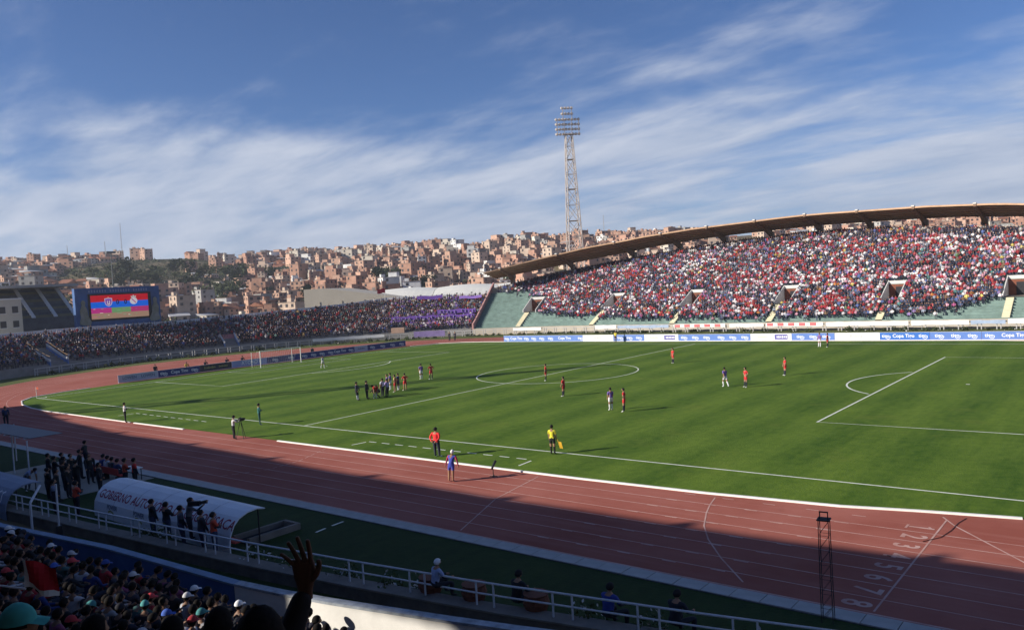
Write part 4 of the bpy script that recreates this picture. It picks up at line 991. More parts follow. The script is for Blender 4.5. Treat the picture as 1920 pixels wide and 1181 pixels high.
def TG(*fs): return [(f, 'tigo', .62, M_INKW) for f in fs]
def COPA(c, a, b): return [(c, 'Copa Tigo', .62, M_INKW)] + TG(a, b)
BX = [-39.3, -29.8, -22.4, -16.5, -10.8, -4.9, 6.6, 12.6, 18.5, 24.3, 30.3, 36.1, 44.3]
def byy(x): return 38.3+(x+39.3)/79.8*1.9
GB = 'advertising boards along the far touchline'
specs = [(M_ABLUE2, COPA(.30, .07, .53) + TG(.70, .88), 'blue board with white lettering at the left end of the far line'), (M_ABLUE2, TG(.10, .93) + [(.5, 'Copa Tigo', .62, M_INKW)], 'second blue board from the left on the far line'),
  (M_AWHITE, [(.5, 'Bolivia', .55, M_INKG)], 'white board with grey lettering left of the far assistant referee'), (M_ABLUE2, TG(.22, .52, .82), 'blue board behind the far assistant referee'), (M_AWHITE, [(.30, '#letters', .40, M_INKGR), (.75, '#block', .62, None)], 'left one of two white boards with green and purple lettering'),
  (M_ABLUE2, TG(.08, .24, .40, .60, .76, .92), 'long blue board with six white logos near the halfway line'), (M_AWHITE, [(.30, '#letters', .40, M_INKGR), (.75, '#block', .62, None)], 'right one of two white boards with green and purple lettering'),
  (M_ABLUE2, TG(.2, .5, .8), 'blue board behind two players on the far side'), (M_AWHITE, [(.48, 'Bolivia', .62, M_INKG)], 'large white board with thin grey lettering right of two far players'), (M_ABLUE, COPA(.48, .12, .86), 'strong blue board with white cup lettering right of the white board'),
  (M_ABLUE2, TG(.18, .5, .82), 'pale blue board with three white logos near the right edge'), (M_ABLUE2, COPA(.42, .10, .85), 'pale blue cup board cut by the right edge')]
for (m, it, lb), a, c in zip(specs, BX[:-1], BX[1:]): board((a, byy(a)), (c, byy(c)), 1.0 if a < -10 else .95, m, it, lb, GB)
LYY = [-22.6, -16.9, -10.5, -5.2, .6, 6.6, 12.6, 18.5, 21.4, 30.2]
lsp = [(M_AGREY, [(.28, 'LOWEN', .55, M_INKN), (.74, 'LOWEN', .55, M_INKN)], 'pale grey board at the left end of the goal line row'), (M_ANAVY, COPA(.5, .12, .86), 'navy cup board second from the left on the goal line'), (M_ADARK, [(.3, '#letters', .5, M_INKY), (.72, '#letters', .4, M_INKY)], 'dark board with olive lettering left of the goal'),
  (M_ALBLUE, [(.5, 'ATORO', .78, M_INKW)], 'light blue board with big pale letters behind the goal'), (M_ANAVY, TG(.25, .75), 'navy board with two logos inside the goal posts'), (M_ANAVY, TG(.2, .5, .8), 'navy board with three logos just right of the goal'), (M_ANAVY, COPA(.45, .1, .85), 'navy cup board right of the goalkeeper'), (M_AGREY, [(.5, '#letters', .4, M_INKN)], 'short grey board between two navy boards'), (M_ANAVY, TG(.12, .38, .64, .88), 'navy board at the far end of the goal line row')]
def bxx(y): return -57.6 if y < 0 else -57.0+max(0, y-20)*.06
for (m, it, lb), a, c in zip(lsp, LYY[:-1], LYY[1:]): board((bxx(a), a), (bxx(c), c), .95, m, it, lb, 'advertising boards behind the left goal')
# ------------------------------------------------------------------ goal, corner flag, lattice mast
gl = empty('goal', (-52.3, 0, 0), 0, 'white football goal in front of the boards at the left end', 'goal')
for s in (-1, 1):
    MB().tube((0, s*3.66, 0), (0, s*3.66, 2.5), .065, 8).obj('post', M_CURB, gl)
    MB().tube((-2.3, s*3.66, 0), (-2.3, s*3.66, 2.3), .04, 6).obj('net_pole', M_CURB, gl)
MB().tube((0, -3.72, 2.44), (0, 3.72, 2.44), .06, 8).obj('crossbar', M_CURB, gl)
nb = MB()
for i in range(19): y = -3.6+i*.4; nb.tube((-.05, y, 2.42), (-1.0, y, 2.35), .006, 3); nb.tube((-1.0, y, 2.35), (-1.9, y, 0), .006, 3)
for i in range(7): t = i/6; nb.tube((-1.0-.9*t, -3.6, 2.35*(1-t)), (-1.0-.9*t, 3.6, 2.35*(1-t)), .006, 3)
nb.obj('net', mat('net_white', (.6, .6, .6), .8), gl)
cf = empty('corner_flag', (-HL, -HW, 0), 0.4, 'small corner flag at the left end of the near touchline', 'flag'); MB().tube((0, 0, 0), (0, 0, 1.35), .025, 6).obj('pole', M_CURB, cf)
MB().box((.17, 0, 1.2), (.32, .012, .26)).obj('cloth', mat('flag_red', (.6, .12, .06), .8), cf)
lm_ = empty('lattice_mast', (46.2, -50.75, 0), 0.15, 'thin dark lattice mast standing at the track edge bottom right', 'mast')
mdk = mat('mast_dark', (.035, .03, .03), .7)
for sx in (-1, 1):
    for sy in (-1, 1): MB().tube((sx*.16, sy*.16, 0), (sx*.14, sy*.14, 3.0), .012, 5).obj('leg', mdk, lm_)
for i in range(7):
    b = MB(); za, zb = i*.428, i*.428+.428
    for s in (-1, 1):
        b.tube((-.15, s*.15, za), (.15, s*.15, zb), .006, 4); b.tube((s*.15, -.15, za), (s*.15, .15, zb), .006, 4)
        b.tube((-.15, s*.15, zb), (.15, s*.15, zb), .006, 4)
    b.obj('brace', mdk, lm_)
MB().box((0, 0, 3.02), (.36, .36, .03)).box((-.11, 0, 3.12), (.025, .05, .2)).box((.11, 0, 3.12), (.025, .05, .2)).box((0, 0, 3.23), (.25, .05, .03)).obj('head_bracket', mdk, lm_)
# ------------------------------------------------------------------ dugouts and shelter
M_SHELL = mat('dugout_white', (.74, .76, .80), .55, var=.06, scale=.7)
def dugout(x0, x1, m, label, yb=-56.45):
    root = empty('dugout', ((x0+x1)/2, yb, 0), 0, label, 'dugout')
    L = (x1-x0)/2; prof = [(0, -.05), (-.02, .35), (.04, .75), (.22, 1.12), (.50, 1.40), (.90, 1.56), (1.35, 1.60), (1.75, 1.52)]
    n = len(prof); b = MB(); vs = []
    for x in (-L, L):
        vs += [(x, y, z) for y, z in prof]; vs += [(x, y+.05*(1 if z < 1.2 else .3), z-.05*(0 if z < 1.2 else 1)) for y, z in prof]
    N = 2*n; fs = []
    for i in range(n-1): fs += [(i, i+1, N+i+1, N+i), (n+i+1, n+i, N+n+i, N+n+i+1), (i, n+i, n+i+1, i+1), (N+i+1, N+n+i+1, N+n+i, N+i)]
    fs += [(n-1, N-1, 2*N-1, N+n-1), (0, N, N+n, n)]
    b.add(vs, fs); sh = b.obj('shell', m, root)
    for p in sh.data.polygons: p.use_smooth = False
    for x in frange(-L+.3, L-.3, 3.0): MB().tube((x, 1.6, 0), (x, 1.6, 1.5), .03, 6).obj('strut', mdk, root)
    MB().box((0, .55, .35), (2*L-.4, .4, .06)).obj('seat', mb_, root)
    return root, prof
dg, prof = dugout(11.9, 24.1, M_SHELL, 'white barrel-backed dugout with dark red lettering behind the railing')
def wrap(me, s0):                          # bend flat lettering on to the shell; y of the text becomes the arc length
    cum = [0]
    for (a, b_), (c, d) in zip(prof[:-1], prof[1:]): cum.append(cum[-1]+math.hypot(c-a, d-b_))
    for v in me.vertices:
        s = s0+v.co.y; yy = float(np.interp(s, cum, [q[0] for q in prof])); zz = float(np.interp(s, cum, [q[1] for q in prof]))
        s2 = s+.02; ty = float(np.interp(s2, cum, [q[0] for q in prof]))-yy; tz = float(np.interp(s2, cum, [q[1] for q in prof]))-zz; l = math.hypot(ty, tz) or 1
        v.co = (v.co.x, yy-tz/l*.012, zz+ty/l*.012)
def dtext(s, size, col, x, s0, sc=1.0, parent=dg, bold=.006, shear=.0):
    me = text_mesh(s, size, col, bold, shear=shear)
    bm = bmesh.new(); bm.from_mesh(me); bmesh.ops.triangulate(bm, faces=bm.faces); bmesh.ops.subdivide_edges(bm, edges=[e for e in bm.edges if e.calc_length() > .12], cuts=2, use_grid_fill=False); bm.to_mesh(me); bm.free()
    for v in me.vertices: v.co.x *= sc
    wrap(me, s0); o = link('lettering', me, parent); o.location = (x, 0, 0)
for x in (-4.07, -2.03, 0, 2.03, 4.07):
    b = MB(); vs = []
    for (y_, z_) in prof: vs += [(x-.015, y_-.006, z_+.006), (x+.015, y_-.006, z_+.006)]
    b.add(vs, [(2*i, 2*i+1, 2*i+3, 2*i+2) for i in range(len(prof)-1)]); b.obj('seam', mat('seam_grey', (.30, .31, .34), .7), dg)
M_INKR = mat('ink_maroon', (.32, .03, .07), .6)
dtext('GOBIERNO AUTONOMO DE CHUQUISACA', .62, M_INKR, 0.15, 1.22, .985, shear=.12)
for x in (-4.2, -1.55):
    dtext('POWER', .30, M_INKN, x, .66)
    b = MB(); b.strip([(x-.35+i*.09, .36+.10*math.sin(i*.55)) for i in range(9)], .09, 0); me = b.mesh('swoosh', M_INKY); o = link('swoosh', me, dg)
    for v in me.vertices: v.co = (v.co.x, -.035, v.co.y)
dg2, _ = dugout(-6.0, 8.2, mat('dugout_blue', (.20, .24, .33), .6, var=.12, scale=.8), 'grey-blue dugout with faint white lettering at the left edge', yb=-59.2)
for i in range(5):                           # worn white strokes, no longer readable
    b = MB(); b.strip([(4.6+i*.42+.10*math.sin(q*1.9+i), -.42+q*.17) for q in range(6)], .10, 0); me = b.mesh('lettering', M_INKW); wrap(me, 1.0); o = link('lettering', me, dg2); o.location = (0, 0, 0)
# stairwell frame right of the dugout
sw = empty('stairwell', (23.3, -54.0, 0), 0, 'sunken stairwell with a grey concrete rim beside the dugout', 'stairwell')
for c, s_ in (((.35, 0, .12), (.16, 2.6, .3)), ((-.75, .0, .10), (.16, 2.6, .28)), ((-.2, 1.22, .13), (.94, .16, .3))): MB().box(c, s_).obj('rim', M_LEDGE, sw)
MB().box((-.2, -.1, .02), (.94, 2.4, .03)).obj('shaft', M_DARK, sw)
mark('grass_dash', [(24.8, -52.7), (24.7, -52.1)], .12, .004, M_LINE, sw).location = (-23.3, 54.0, 0)
mark('grass_dash', [(24.65, -51.7), (24.6, -51.0)], .12, .004, M_LINE, sw).location = (-23.3, 54.0, 0)
she = empty('shelter', (-3.0, -54.5, 0), 0, 'open steel shelter with a slatted translucent roof at the left edge', 'shelter')
for x, y in ((-6.2, .6), (-1.2, .1), (2.9, -.5), (-6.2, 2.0)): MB().tube((x, y, 0), (x, y, 2.6), .05, 6).obj('post', M_RAIL, she)
for i in range(9): MB().box((-6.0+i*1.05, .55, 2.66), (.10, 2.1, .06)).obj('rafter', M_RAIL, she)
MB().box((-1.6, .55, 2.715), (9.4, 1.9, .03)).obj('roof_sheet', mat('sheet_grey', (.09, .09, .11), .5), she)
tp = empty('pole', (15.0, -59.35, 0), 0, 'thin tall white pole behind the railing near the police group', 'pole'); MB().tube((0, 0, -2), (0, 0, 2.6), .045, 6).obj('shaft', M_RAIL, tp); MB().box((0, 0, .4), (.2, .2, .6)).obj('junction_box', mkm, tp)
tp = empty('pole', (12.6, -59.6, 0), 0, 'bent white pole supporting the left dugout behind the railing', 'pole'); MB().tube((0, 0, -2), (0, 0, 1.5), .06, 6).tube((0, 0, 1.5), (-.6, .7, 2.1), .06, 6).obj('shaft', M_RAIL, tp)
# ------------------------------------------------------------------ planting along the edges
def leaf_bush(seed, n, rx, rz, size, mats, fl=0.0):
    r = np.random.default_rng(seed); b = MB()
    for i in range(n):
        v = r.normal(size=3); v /= np.linalg.norm(v); q = r.uniform(.55, 1.0)*(1+.22*math.sin(3*v[0]+seed)+.15*math.sin(5*v[1]))
        p = Vector((v[0]*rx*q, v[1]*rx*q, abs(v[2])*rz*q)); s = size*r.uniform(.6, 1.3)
        a = Vector(r.normal(size=3)).normalized(); c = a.orthogonal().normalized(); k = 1 if r.random() < fl else 0
        b.add([p-a*s, p+c*s*.5, p+a*s, p-c*s*.5], [(0, 1, 2, 3)], k)
    return b.mesh('foliage', mats)
M_LEAF = mat('leaf_green', (.045, .075, .02), .8, col2=(.09, .11, .04), scale=2); M_LEAFD = mat('leaf_dark', (.025, .042, .014), .85, col2=(.05, .06, .025), scale=2); M_FLOW = mat('flower_white', (.6, .58, .55), .8); M_WOOD = mat('bark', (.11, .08, .055), .9)
bush_me = [leaf_bush(i, 170, .62, .62, .075, [M_LEAF, M_FLOW], .22) for i in range(3)]
stem_me = MB().tube((0, 0, 0), (0, 0, .35), .04, 5, .02).mesh('stem', M_WOOD)
for i, (x, lb) in enumerate(((19.0, 'white-flowering bush behind the railing at the dugout left end'), (20.3, 'white-flowering bush behind the railing under the dugout lettering'), (26.4, 'white-flowering bush behind the railing right of the orange jacket'), (28.6, 'white-flowering bush left of the raised hand'), (31.2, 'large white-flowering bush just right of the raised hand'), (33.2, 'white-flowering bush, second right of the raised hand'), (34.4, 'dark flowering bush beside the clay pots'), (40.5, 'bright white-flowering bush left of the person in dark blue'), (42.4, 'flowering bush right of the person in dark blue'), (45.0, 'flowering bush behind the railing near the lattice mast'))):
    r_ = empty('flower_bush', (x, ny(x)+.55, .12), i*1.3, lb, 'bush', 'flowering bushes behind the railing'); link('foliage', bush_me[i % 3], r_); link('stem', stem_me, r_)
pot_me = MB(); 
for (z0, r0), (z1, r1) in zip([(0, .24), (.1, .33), (.35, .42), (.55, .36)], [(.1, .33), (.35, .42), (.55, .36), (.62, .40)]): pot_me.tube((0, 0, z0), (0, 0, z1), r0, 14, r1)
pot_me = pot_me.mesh('clay_pot', mat('clay', (.16, .06, .035), .85, var=.2, scale=4))
for x, lb in ((35.0, 'left clay pot behind the railing beside the white-capped person'), (36.7, 'right clay pot behind the railing beside the white-capped person'), (38.9, 'dark round pot behind the railing further right')):
    o = link('clay_pot', pot_me); o.location = (x, ny(x)+.45, .30); tag(o, lb, 'pot', 'clay pots on the ledge')
hm = [leaf_bush(20+i, 60, .55, .62, .17, [M_LEAFD, M_FLOW], .02) for i in range(4)]
cnt = 0
for a in np.arange(-150, 42, 1.55):
    if rng.random() < .18 or -67 < a < -62: continue
    P = bp(a+rng.normal(0, .3), -3.6+rng.normal(0, .25)); o = link('bush', hm[cnt % 4]); o.location = (*P, 0); s = rng.uniform(.6, 1.25) ; o.scale = (s, s, s*rng.uniform(.7, 1.1)); o.rotation_euler = (0, 0, rng.uniform(0, 6))
    tag(o, 'small dark shrub, %s from the left in the row below the stands' % ordw(cnt), 'bush', 'shrubs in front of the far and end stands'); cnt += 1
# perimeter fence with banners
M_FENCE = mat('fence_grey', (.42, .41, .40), .7, var=.1, scale=1); M_BAN = mat('banner_white', (.80, .79, .77), .75, var=.05, scale=.5)
fen = empty('perimeter_fence', (-20, 56, 0), 0, 'low grey post and rail fence running below the stands', 'fence')
fa = frange(-152, 45, 2.4)
for z in (.55, 1.05):
    b = MB(); b.wall([bp(a, -2.2) for a in fa], z, z+(.10 if z < 1 else .16), .06); o = b.obj('rail', M_FENCE, fen); o.location = (20, -56, 0)
fpm = MB().box((0, 0, .6), (.14, .14, 1.2)).mesh('post', M_FENCE)
for a in fa:
    for da in (0, .5):
        o = link('post', fpm, fen); P = bp(a+da, -2.2); o.location = (P[0]+20, P[1]-56, 0); o.rotation_euler = (0, 0, math.atan2(bn(a)[1], bn(a)[0]))
def banner(a0, a1, z0, z1, m, label, d=-2.45, group='banners tied to the fence below the far stand'):
    fs_ = frange(a0, a1, 1.0); c = bp((a0+a1)/2, d); root = empty('banner', (*c, 0), 0, label, 'banner', group)
    b = MB(); b.wall([(bp(a, d)[0]-c[0], bp(a, d)[1]-c[1]) for a in fs_], [z0+.04*math.sin(a*1.7) for a in fs_], [z1+.04*math.sin(a*2.3+1) for a in fs_], .03); b.obj('cloth', m, root); return root
M_BPINK = mat('banner_pink', (.62, .16, .17), .8, var=.1, scale=.6); M_BBLUE = mat('banner_blue', (.34, .42, .55), .8, var=.2, scale=.9)
banner(-51.2, -44.5, .75, 1.35, M_BAN, 'white banner on the fence below the first green terrace stair')
banner(-31.5, -26.8, .8, 1.5, M_BAN, 'white banner left of the blue banners on the far fence')
banner(-26.5, -15.8, .85, 1.4, M_BBLUE, 'long faded blue banner on the far fence')
rb = banner(-14.8, -5.0, .85, 1.45, M_BAN, 'red and white striped banner near the middle of the far fence')
def stripes(root, a0, a1, n, d=-2.5):
    c = root.location
    for i in range(n):
        f0 = a0+(a1-a0)*i/n; f1 = f0+(a1-a0)/n*.55; b = MB(); b.wall([(bp(f0, d)[0]-c[0], bp(f0, d)[1]-c[1]), (bp(f1, d)[0]-c[0], bp(f1, d)[1]-c[1])], .92, 1.38, .02); b.obj('stripe', M_BPINK, root)
stripes(rb, -14.6, -5.0, 5)
rb = banner(2.2, 11.5, .8, 1.4, M_BAN, 'second red and white banner on the far fence'); stripes(rb, 2.4, 11.2, 5)
banner(-4.2, 1.8, .8, 1.4, M_BAN, 'short white banner between the two red striped banners')
banner(12.0, 24.0, .75, 1.4, M_BAN, 'long white banner on the far fence right of the red stripes')
banner(24.4, 32.0, .75, 1.4, M_BAN, 'white banner on the far fence above the white board')
banner(32.2, 36.5, .8, 1.35, M_BBLUE, 'short blue banner near the right end of the far fence')
banner(36.8, 44.0, .8, 1.5, M_BAN, 'white banner at the right edge of the far fence')
banner(-96, -80.5, .75, 1.35, M_BAN, 'long white banner on the fence below the end stand')
banner(-74, -67, .3, 1.5, mat('banner_lilac', (.24, .18, .38), .8, var=.2, scale=.8), 'lilac banner hung on the fence in the corner')
# purple fan banners on the end stand
M_PURB = mat('banner_purple', (.13, .06, .30), .8, var=.15, scale=.7)
def drape(pts, h, m, label, letters=0):
    n = len(pts); c = pts[n//2]; root = empty('fan_banner', c, 0, label, 'banner', 'purple fan banners on the end stand'); b = MB(); vs = []
    for i, p in enumerate(pts):
        w = .10*math.sin(i*1.3)
        vs += [(p[0]-c[0], p[1]-c[1], p[2]-c[2]+w), (p[0]-c[0]+.12, p[1]-c[1]-.1, p[2]-c[2]-h+w), (p[0]-c[0]-.05, p[1]-c[1]+.04, p[2]-c[2]+w), (p[0]-c[0]+.07, p[1]-c[1]-.06, p[2]-c[2]-h+w)]
    fs = []
    for i in range(n-1): o = 4*i; fs += [(o, o+1, o+5, o+4), (o+2, o+6, o+7, o+3), (o, o+4, o+6, o+2), (o+1, o+3, o+7, o+5)]
    b.add(vs, fs); b.obj('cloth', m, root)
    for i in range(letters):
        t = (i+.8)/(letters+.6)*(n-1); k = int(t); f = t-k; p = [pts[k][j]+(pts[min(n-1, k+1)][j]-pts[k][j])*f for j in range(3)]
        w = (n-1)/(letters+.6)*.5*1.0
        if i % 6 == 5: continue
        MB().box((p[0]-c[0]+.14, p[1]-c[1]-.12, p[2]-c[2]-h*.5+.10*math.sin(t*1.3)), (.05, h*.35, h*.55), .75).obj('letter', M_INKW, root)
def zl(a, d, dz): P = bp(a, d); return (P[0], P[1], 1.5+.5*d+dz)
drape([zl(a, 3.3-(a+79.5)*.02, 1.5) for a in frange(-79.4, -61.8, .8)], 1.0, M_PURB, 'long purple banner with white letters across the lower end stand', 22)
drape([zl(a, 1.2, 1.2) for a in frange(-74.5, -62.0, .8)], .9, mat('banner_mauve', (.42, .24, .38), .8, var=.15, scale=.7), 'mauve banner with pale letters below the long purple banner', 14)
drape([zl(a, 4.6, 1.8) for a in frange(-70, -62.0, .8)], .9, M_PURB, 'shorter purple banner above the long one at the right', 10)
drape([zl(a, 9.8, 1.9) for a in frange(-66.5, -62.0, .8)], .6, mat('banner_violet', (.24, .14, .45), .8), 'narrow violet banner high up beside the dividing wall')
drape([zl(a, 11.2, 1.7) for a in frange(-75, -70, .8)], .8, M_PURB, 'purple banner along the top of the end stand')
fg = empty('flag', zl(-81.3, 13, 0), 0, 'red flag waved at the top of the end stand', 'flag'); MB().tube((0, 0, 0), (.1, .2, 3.1), .03, 5).obj('pole', M_CURB, fg)
b = MB(); vs = []
for i in range(7):
    for z in (3.0, 2.0): vs += [(.1-.22*i*.5, .2-.30*i, z+.12*math.sin(i)), (.14-.22*i*.5, .23-.30*i, z+.12*math.sin(i))]
b.add(vs, [q for i in range(6) for q in ((4*i, 4*i+2, 4*i+6, 4*i+4), (4*i+1, 4*i+5, 4*i+7, 4*i+3))]); b.obj('cloth', mat('flag_crimson', (.5, .03, .05), .8), fg)
# ------------------------------------------------------------------ scoreboard
sb = empty('scoreboard', (-109.5, 2.9, 0), 0, 'large blue framed video scoreboard showing a red, blue and pink picture', 'scoreboard')
M_SBB = mat('scoreboard_blue', (.045, .11, .27), .6, var=.25, scale=.35); M_BLACKP = mat('black_panel', (.01, .01, .012), .5)
y0, y1, z0, z1 = -8.4, 8.5, 6.9, 14.4
MB().box((-.6, 0, (z0+z1)/2), (1.0, y1-y0, z1-z0)).obj('cabinet', M_SBB, sb)
for y in (-7.5, -2.5, 2.5, 7.5): MB().box((-1.0, y, 3.5), (.5, .5, 7.0)).obj('support', M_FENCE, sb)
MB().box((-.05, 0, 6.1), (.1, y1-y0+.6, 1.7)).obj('skirt', mat('skirt_blue', (.08, .12, .20), .7, var=.2, scale=.5), sb)
for i in range(15): MB().box((.03, y0+.4+i*1.15, 6.15), (.06, .07, 1.9)).obj('rail_bar', M_FENCE, sb)
sc_ = MB().box((-.06, .25, 10.55), (.12, 12.6, 5.4)).obj('screen', M_BLACKP, sb)
SY0, SY1, SZ0, SZ1 = -5.6, 5.9, 8.25, 12.9
def pic(name, a0, a1, b0, b1, c, st=.36, dx=.012):
    ya, yb = SY0+(SY1-SY0)*a0, SY0+(SY1-SY0)*a1; za, zb = SZ0+(SZ1-SZ0)*b0, SZ0+(SZ1-SZ0)*b1
    b = MB(); b.quad((dx, ya, za), (dx, yb, za), (dx, yb, zb), (dx, ya, zb)); b.obj(name, mat('screen_%d_%d_%d' % tuple(int(x*99) for x in c), c, .5, emit=st), sc_)
pic('red_band', 0, 1, .72, 1, (.55, .0, .01)); pic('blue_band', 0, 1, .46, .72, (.0, .13, .70)); pic('pink_band', 0, .345, .24, .46, (.55, .03, .22)); pic('green_band', .345, .68, .24, .46, (.17, .35, .13)); pic('pink_band', .68, 1, .24, .46, (.50, .03, .16)); pic('tan_band', 0, 1, 0, .24, (.42, .25, .15))
for i in range(16):
    a = rng.uniform(0, .93); zz = rng.uniform(.05, .42); pic('picture_fleck', a, a+rng.uniform(.02, .09), zz, zz+.02, tuple(rng.choice([(.7, .6, .5), (.3, .1, .3), (.2, .4, .2), (.6, .1, .2)])), .5, .018)
def shape(name, pts, c, dx=.02, st=.4):
    b = MB(); b.add([(dx, SY0+(SY1-SY0)*a, SZ0+(SZ1-SZ0)*z) for a, z in pts], [tuple(range(len(pts)))]); b.obj(name, mat('screen_%d_%d_%d' % tuple(int(x*99) for x in c), c, .5, emit=st), sc_)
shd = [(.235, .86), (.30, .88), (.365, .86), (.365, .68), (.345, .57), (.30, .51), (.255, .57), (.235, .68)]
shape('shield', shd, (.6, .5, .6)); shape('shield_field', [(.30+(a-.30)*.82, .69+(z-.69)*.82) for a, z in shd], (.22, .06, .38), .026); shape('shield_letter', [(.275, .76), (.29, .76), (.29, .64), (.31, .64), (.31, .76), (.325, .76), (.325, .62), (.31, .58), (.29, .58), (.275, .62)], (.65, .55, .5), .032); shape('shield_star', [(.29, .90), (.30, .935), (.31, .90)], (.7, .55, .2))
cc = [(.74+.068*math.cos(R(t)), .70+.15*math.sin(R(t))) for t in range(0, 360, 20)]
shape('crest', cc, (.62, .58, .58)); shape('crest_band', [(.70, .78), (.715, .80), (.785, .63), (.77, .61)], (.45, .05, .2), .026); shape('crest_crown', [(.70, .85), (.69, .93), (.72, .90), (.74, .97), (.76, .90), (.79, .93), (.78, .85)], (.5, .5, .45), .026)
for y in (.455, .595):
    o = link('score_digit', text_mesh('0', 1.25, mat('screen_digit', (.01, .01, .05), .5), .03), sc_); o.location = (.03, SY0+(SY1-SY0)*y, SZ0+(SZ1-SZ0)*.68); o.rotation_euler = (R(90), 0, R(90))
for i in range(23):
    if i in (7, 16): continue
    MB().box((-.085, -5.7+i*.52, 13.75), (.03, .26, .5 if i % 3 else .42)).obj('letter', mat('ink_steel', (.22, .27, .40), .6), sb)
def statue(y, flip):                        # painted figure cut-out on each side of the cabinet, built as a thick relief
    b = MB(); pr = [(-.2, 0), (-.9, .3), (-.6, 1.6), (-.75, 2.8), (-.35, 3.9), (-.45, 4.5), (-.15, 4.9), (.2, 4.8), (.35, 4.4), (.25, 3.8), (.6, 3.0), (.75, 1.8), (1.3, .6), (1.1, 0)]
    n = len(pr); vs = [(x, y+flip*a, 7.2+z) for x in (.0, .16) for a, z in pr]; b.add(vs, [tuple(range(n, 2*n)) if flip > 0 else tuple(range(2*n-1, n-1, -1))] + [(i, (i+1) % n, n+(i+1) % n, n+i) for i in range(n)]); b.obj('figure_panel', mat('figure_olive', (.17, .19, .13), .8, col2=(.26, .27, .24), scale=.9), sb)
statue(-7.0, 1); statue(7.3, -1)
# ------------------------------------------------------------------ buildings behind the end stand
def windowed(root, face, y0, y1, z0, z1, x, cols, rows_, w, h, frame):
    for i in range(cols):
        for j in range(rows_):
            yy = y0+(y1-y0)*(i+.5)/cols; zz = z0+(z1-z0)*(j+.5)/rows_
            o = MB().box((x+.06, yy, zz), (.1, w, h)).obj('window', mat('window_dark', (.05, .045, .05), .3), root)
            MB().box((x+.09, yy, zz-h/2-.06), (.2, w+.2, .1)).obj('sill', frame, o)
lb_ = empty('office_block', (-119, -22, 0), 0, 'small pale block with four square windows beside the scoreboard', 'building')
MB().box((0, .2, 6.5), (8, 17.6, 13.0)).obj('wall', mat('render_cream', (.50, .46, .38), .9, var=.08, scale=.4), lb_); MB().box((0, .2, 13.1), (8.4, 18.0, .25)).obj('roof', M_PALE, lb_)
windowed(lb_, 1, -8.4, 8.9, 7.0, 12.4, 4.0, 8, 2, 1.0, 1.25, M_PALE)
ct = empty('small_grandstand', (-128, -6.8, 0), 0, 'small roofed grandstand with dark rows behind the scoreboard', 'grandstand')
for k in range(12): MB().box((4.5-k*.8, 0, 4.6+k*.27), (.8, 15.4, 9.2+k*.54)).obj('row', mat('row_%d' % (k % 3), ((.10, .10, .11), (.16, .14, .09), (.07, .08, .10))[k % 3], .85, var=.3, scale=.7), ct)
for y in (-5.6, -1.4, 2.8, 6.6):
    b = MB(); b.add([(4.6, y, 9.4), (4.6, y+.7, 9.4), (-4.6, y+.7, 15.9), (-4.6, y, 15.9), (4.6, y, 9.1), (4.6, y+.7, 9.1), (-4.6, y+.7, 15.6), (-4.6, y, 15.6)], ((0, 1, 2, 3), (7, 6, 5, 4), (0, 4, 5, 1), (1, 5, 6, 2), (3, 2, 6, 7), (0, 3, 7, 4))); b.obj('stair', M_PALE, ct)
MB().box((-1.0, 0, 15.6), (11.6, 15.8, .5)).obj('roof', mat('slab_grey', (.34, .31, .28), .9, var=.12, scale=.5), ct); MB().box((-6.2, 0, 8), (.4, 15.4, 16)).obj('back_wall', mat('slab_grey', (.34, .31, .28)), ct)
for y in (-7.4, 0, 7.4): MB().box((-4.6, y, 12), (.4, .4, 7)).obj('column', M_PALE, ct)
wh = empty('warehouse', (-140, 85, 0), math.atan2(.63, .77), 'long beige warehouse with bright white vaulted roofs behind the end stand', 'warehouse')
b = MB(); pf = [(-10.5, 0), (24, 0), (24, 7.4), (-4, 12.3), (-10.5, 12.3)]
b.add([(x, -6, z) for x, z in pf] + [(x, 30, z) for x, z in pf], ((0, 1, 2, 3, 4), (9, 8, 7, 6, 5), (0, 5, 6, 1), (1, 6, 7, 2), (2, 7, 8, 3), (3, 8, 9, 4), (4, 9, 5, 0)))
b.obj('wall', mat('shed_beige', (.50, .45, .37), .9, var=.07, scale=.25), wh)
for i in range(5): MB().box((-6+i*6.6, -6.06, 4.2), (.22, .12, 8.4)).obj('pilaster', mat('pilaster', (.38, .34, .28), .9), wh)
for i in range(3):                           # three shallow white vaults falling towards the stand
    x0_, x1_ = 6+i*20.4, 6+i*20.4+20.2; r_ = MB(); n = 10; vs = []
    for k in range(n+1):
        x = x0_+(x1_-x0_)*k/n; bz = 1.5*math.sin(math.pi*k/n)
        vs += [(x, 3.0, 7.6+.1*bz), (x, 14, 9.7+.3*bz), (x, 26, 10.6+.4*bz), (x, 26, 0), (x, 3.0, 0)]
    fs = []
    for k in range(n): o = 5*k; fs += [(o+j, o+5+j, o+6+j, o+1+j) for j in range(3)] + [(o+4, o+9, o+5, o)]
    fs += [(0, 1, 2, 3, 4), (5*n+4, 5*n+3, 5*n+2, 5*n+1, 5*n)]
    r_.add(vs, fs); r_.obj('roof_vault', mat('roof_white', (.78, .76, .68), .6, var=.04, scale=.2), wh)
    for k in range(4): MB().box((x0_+3+k*4.6, 4.6, 8.4), (.55, .5, .5)).obj('vent', M_DARK, wh)
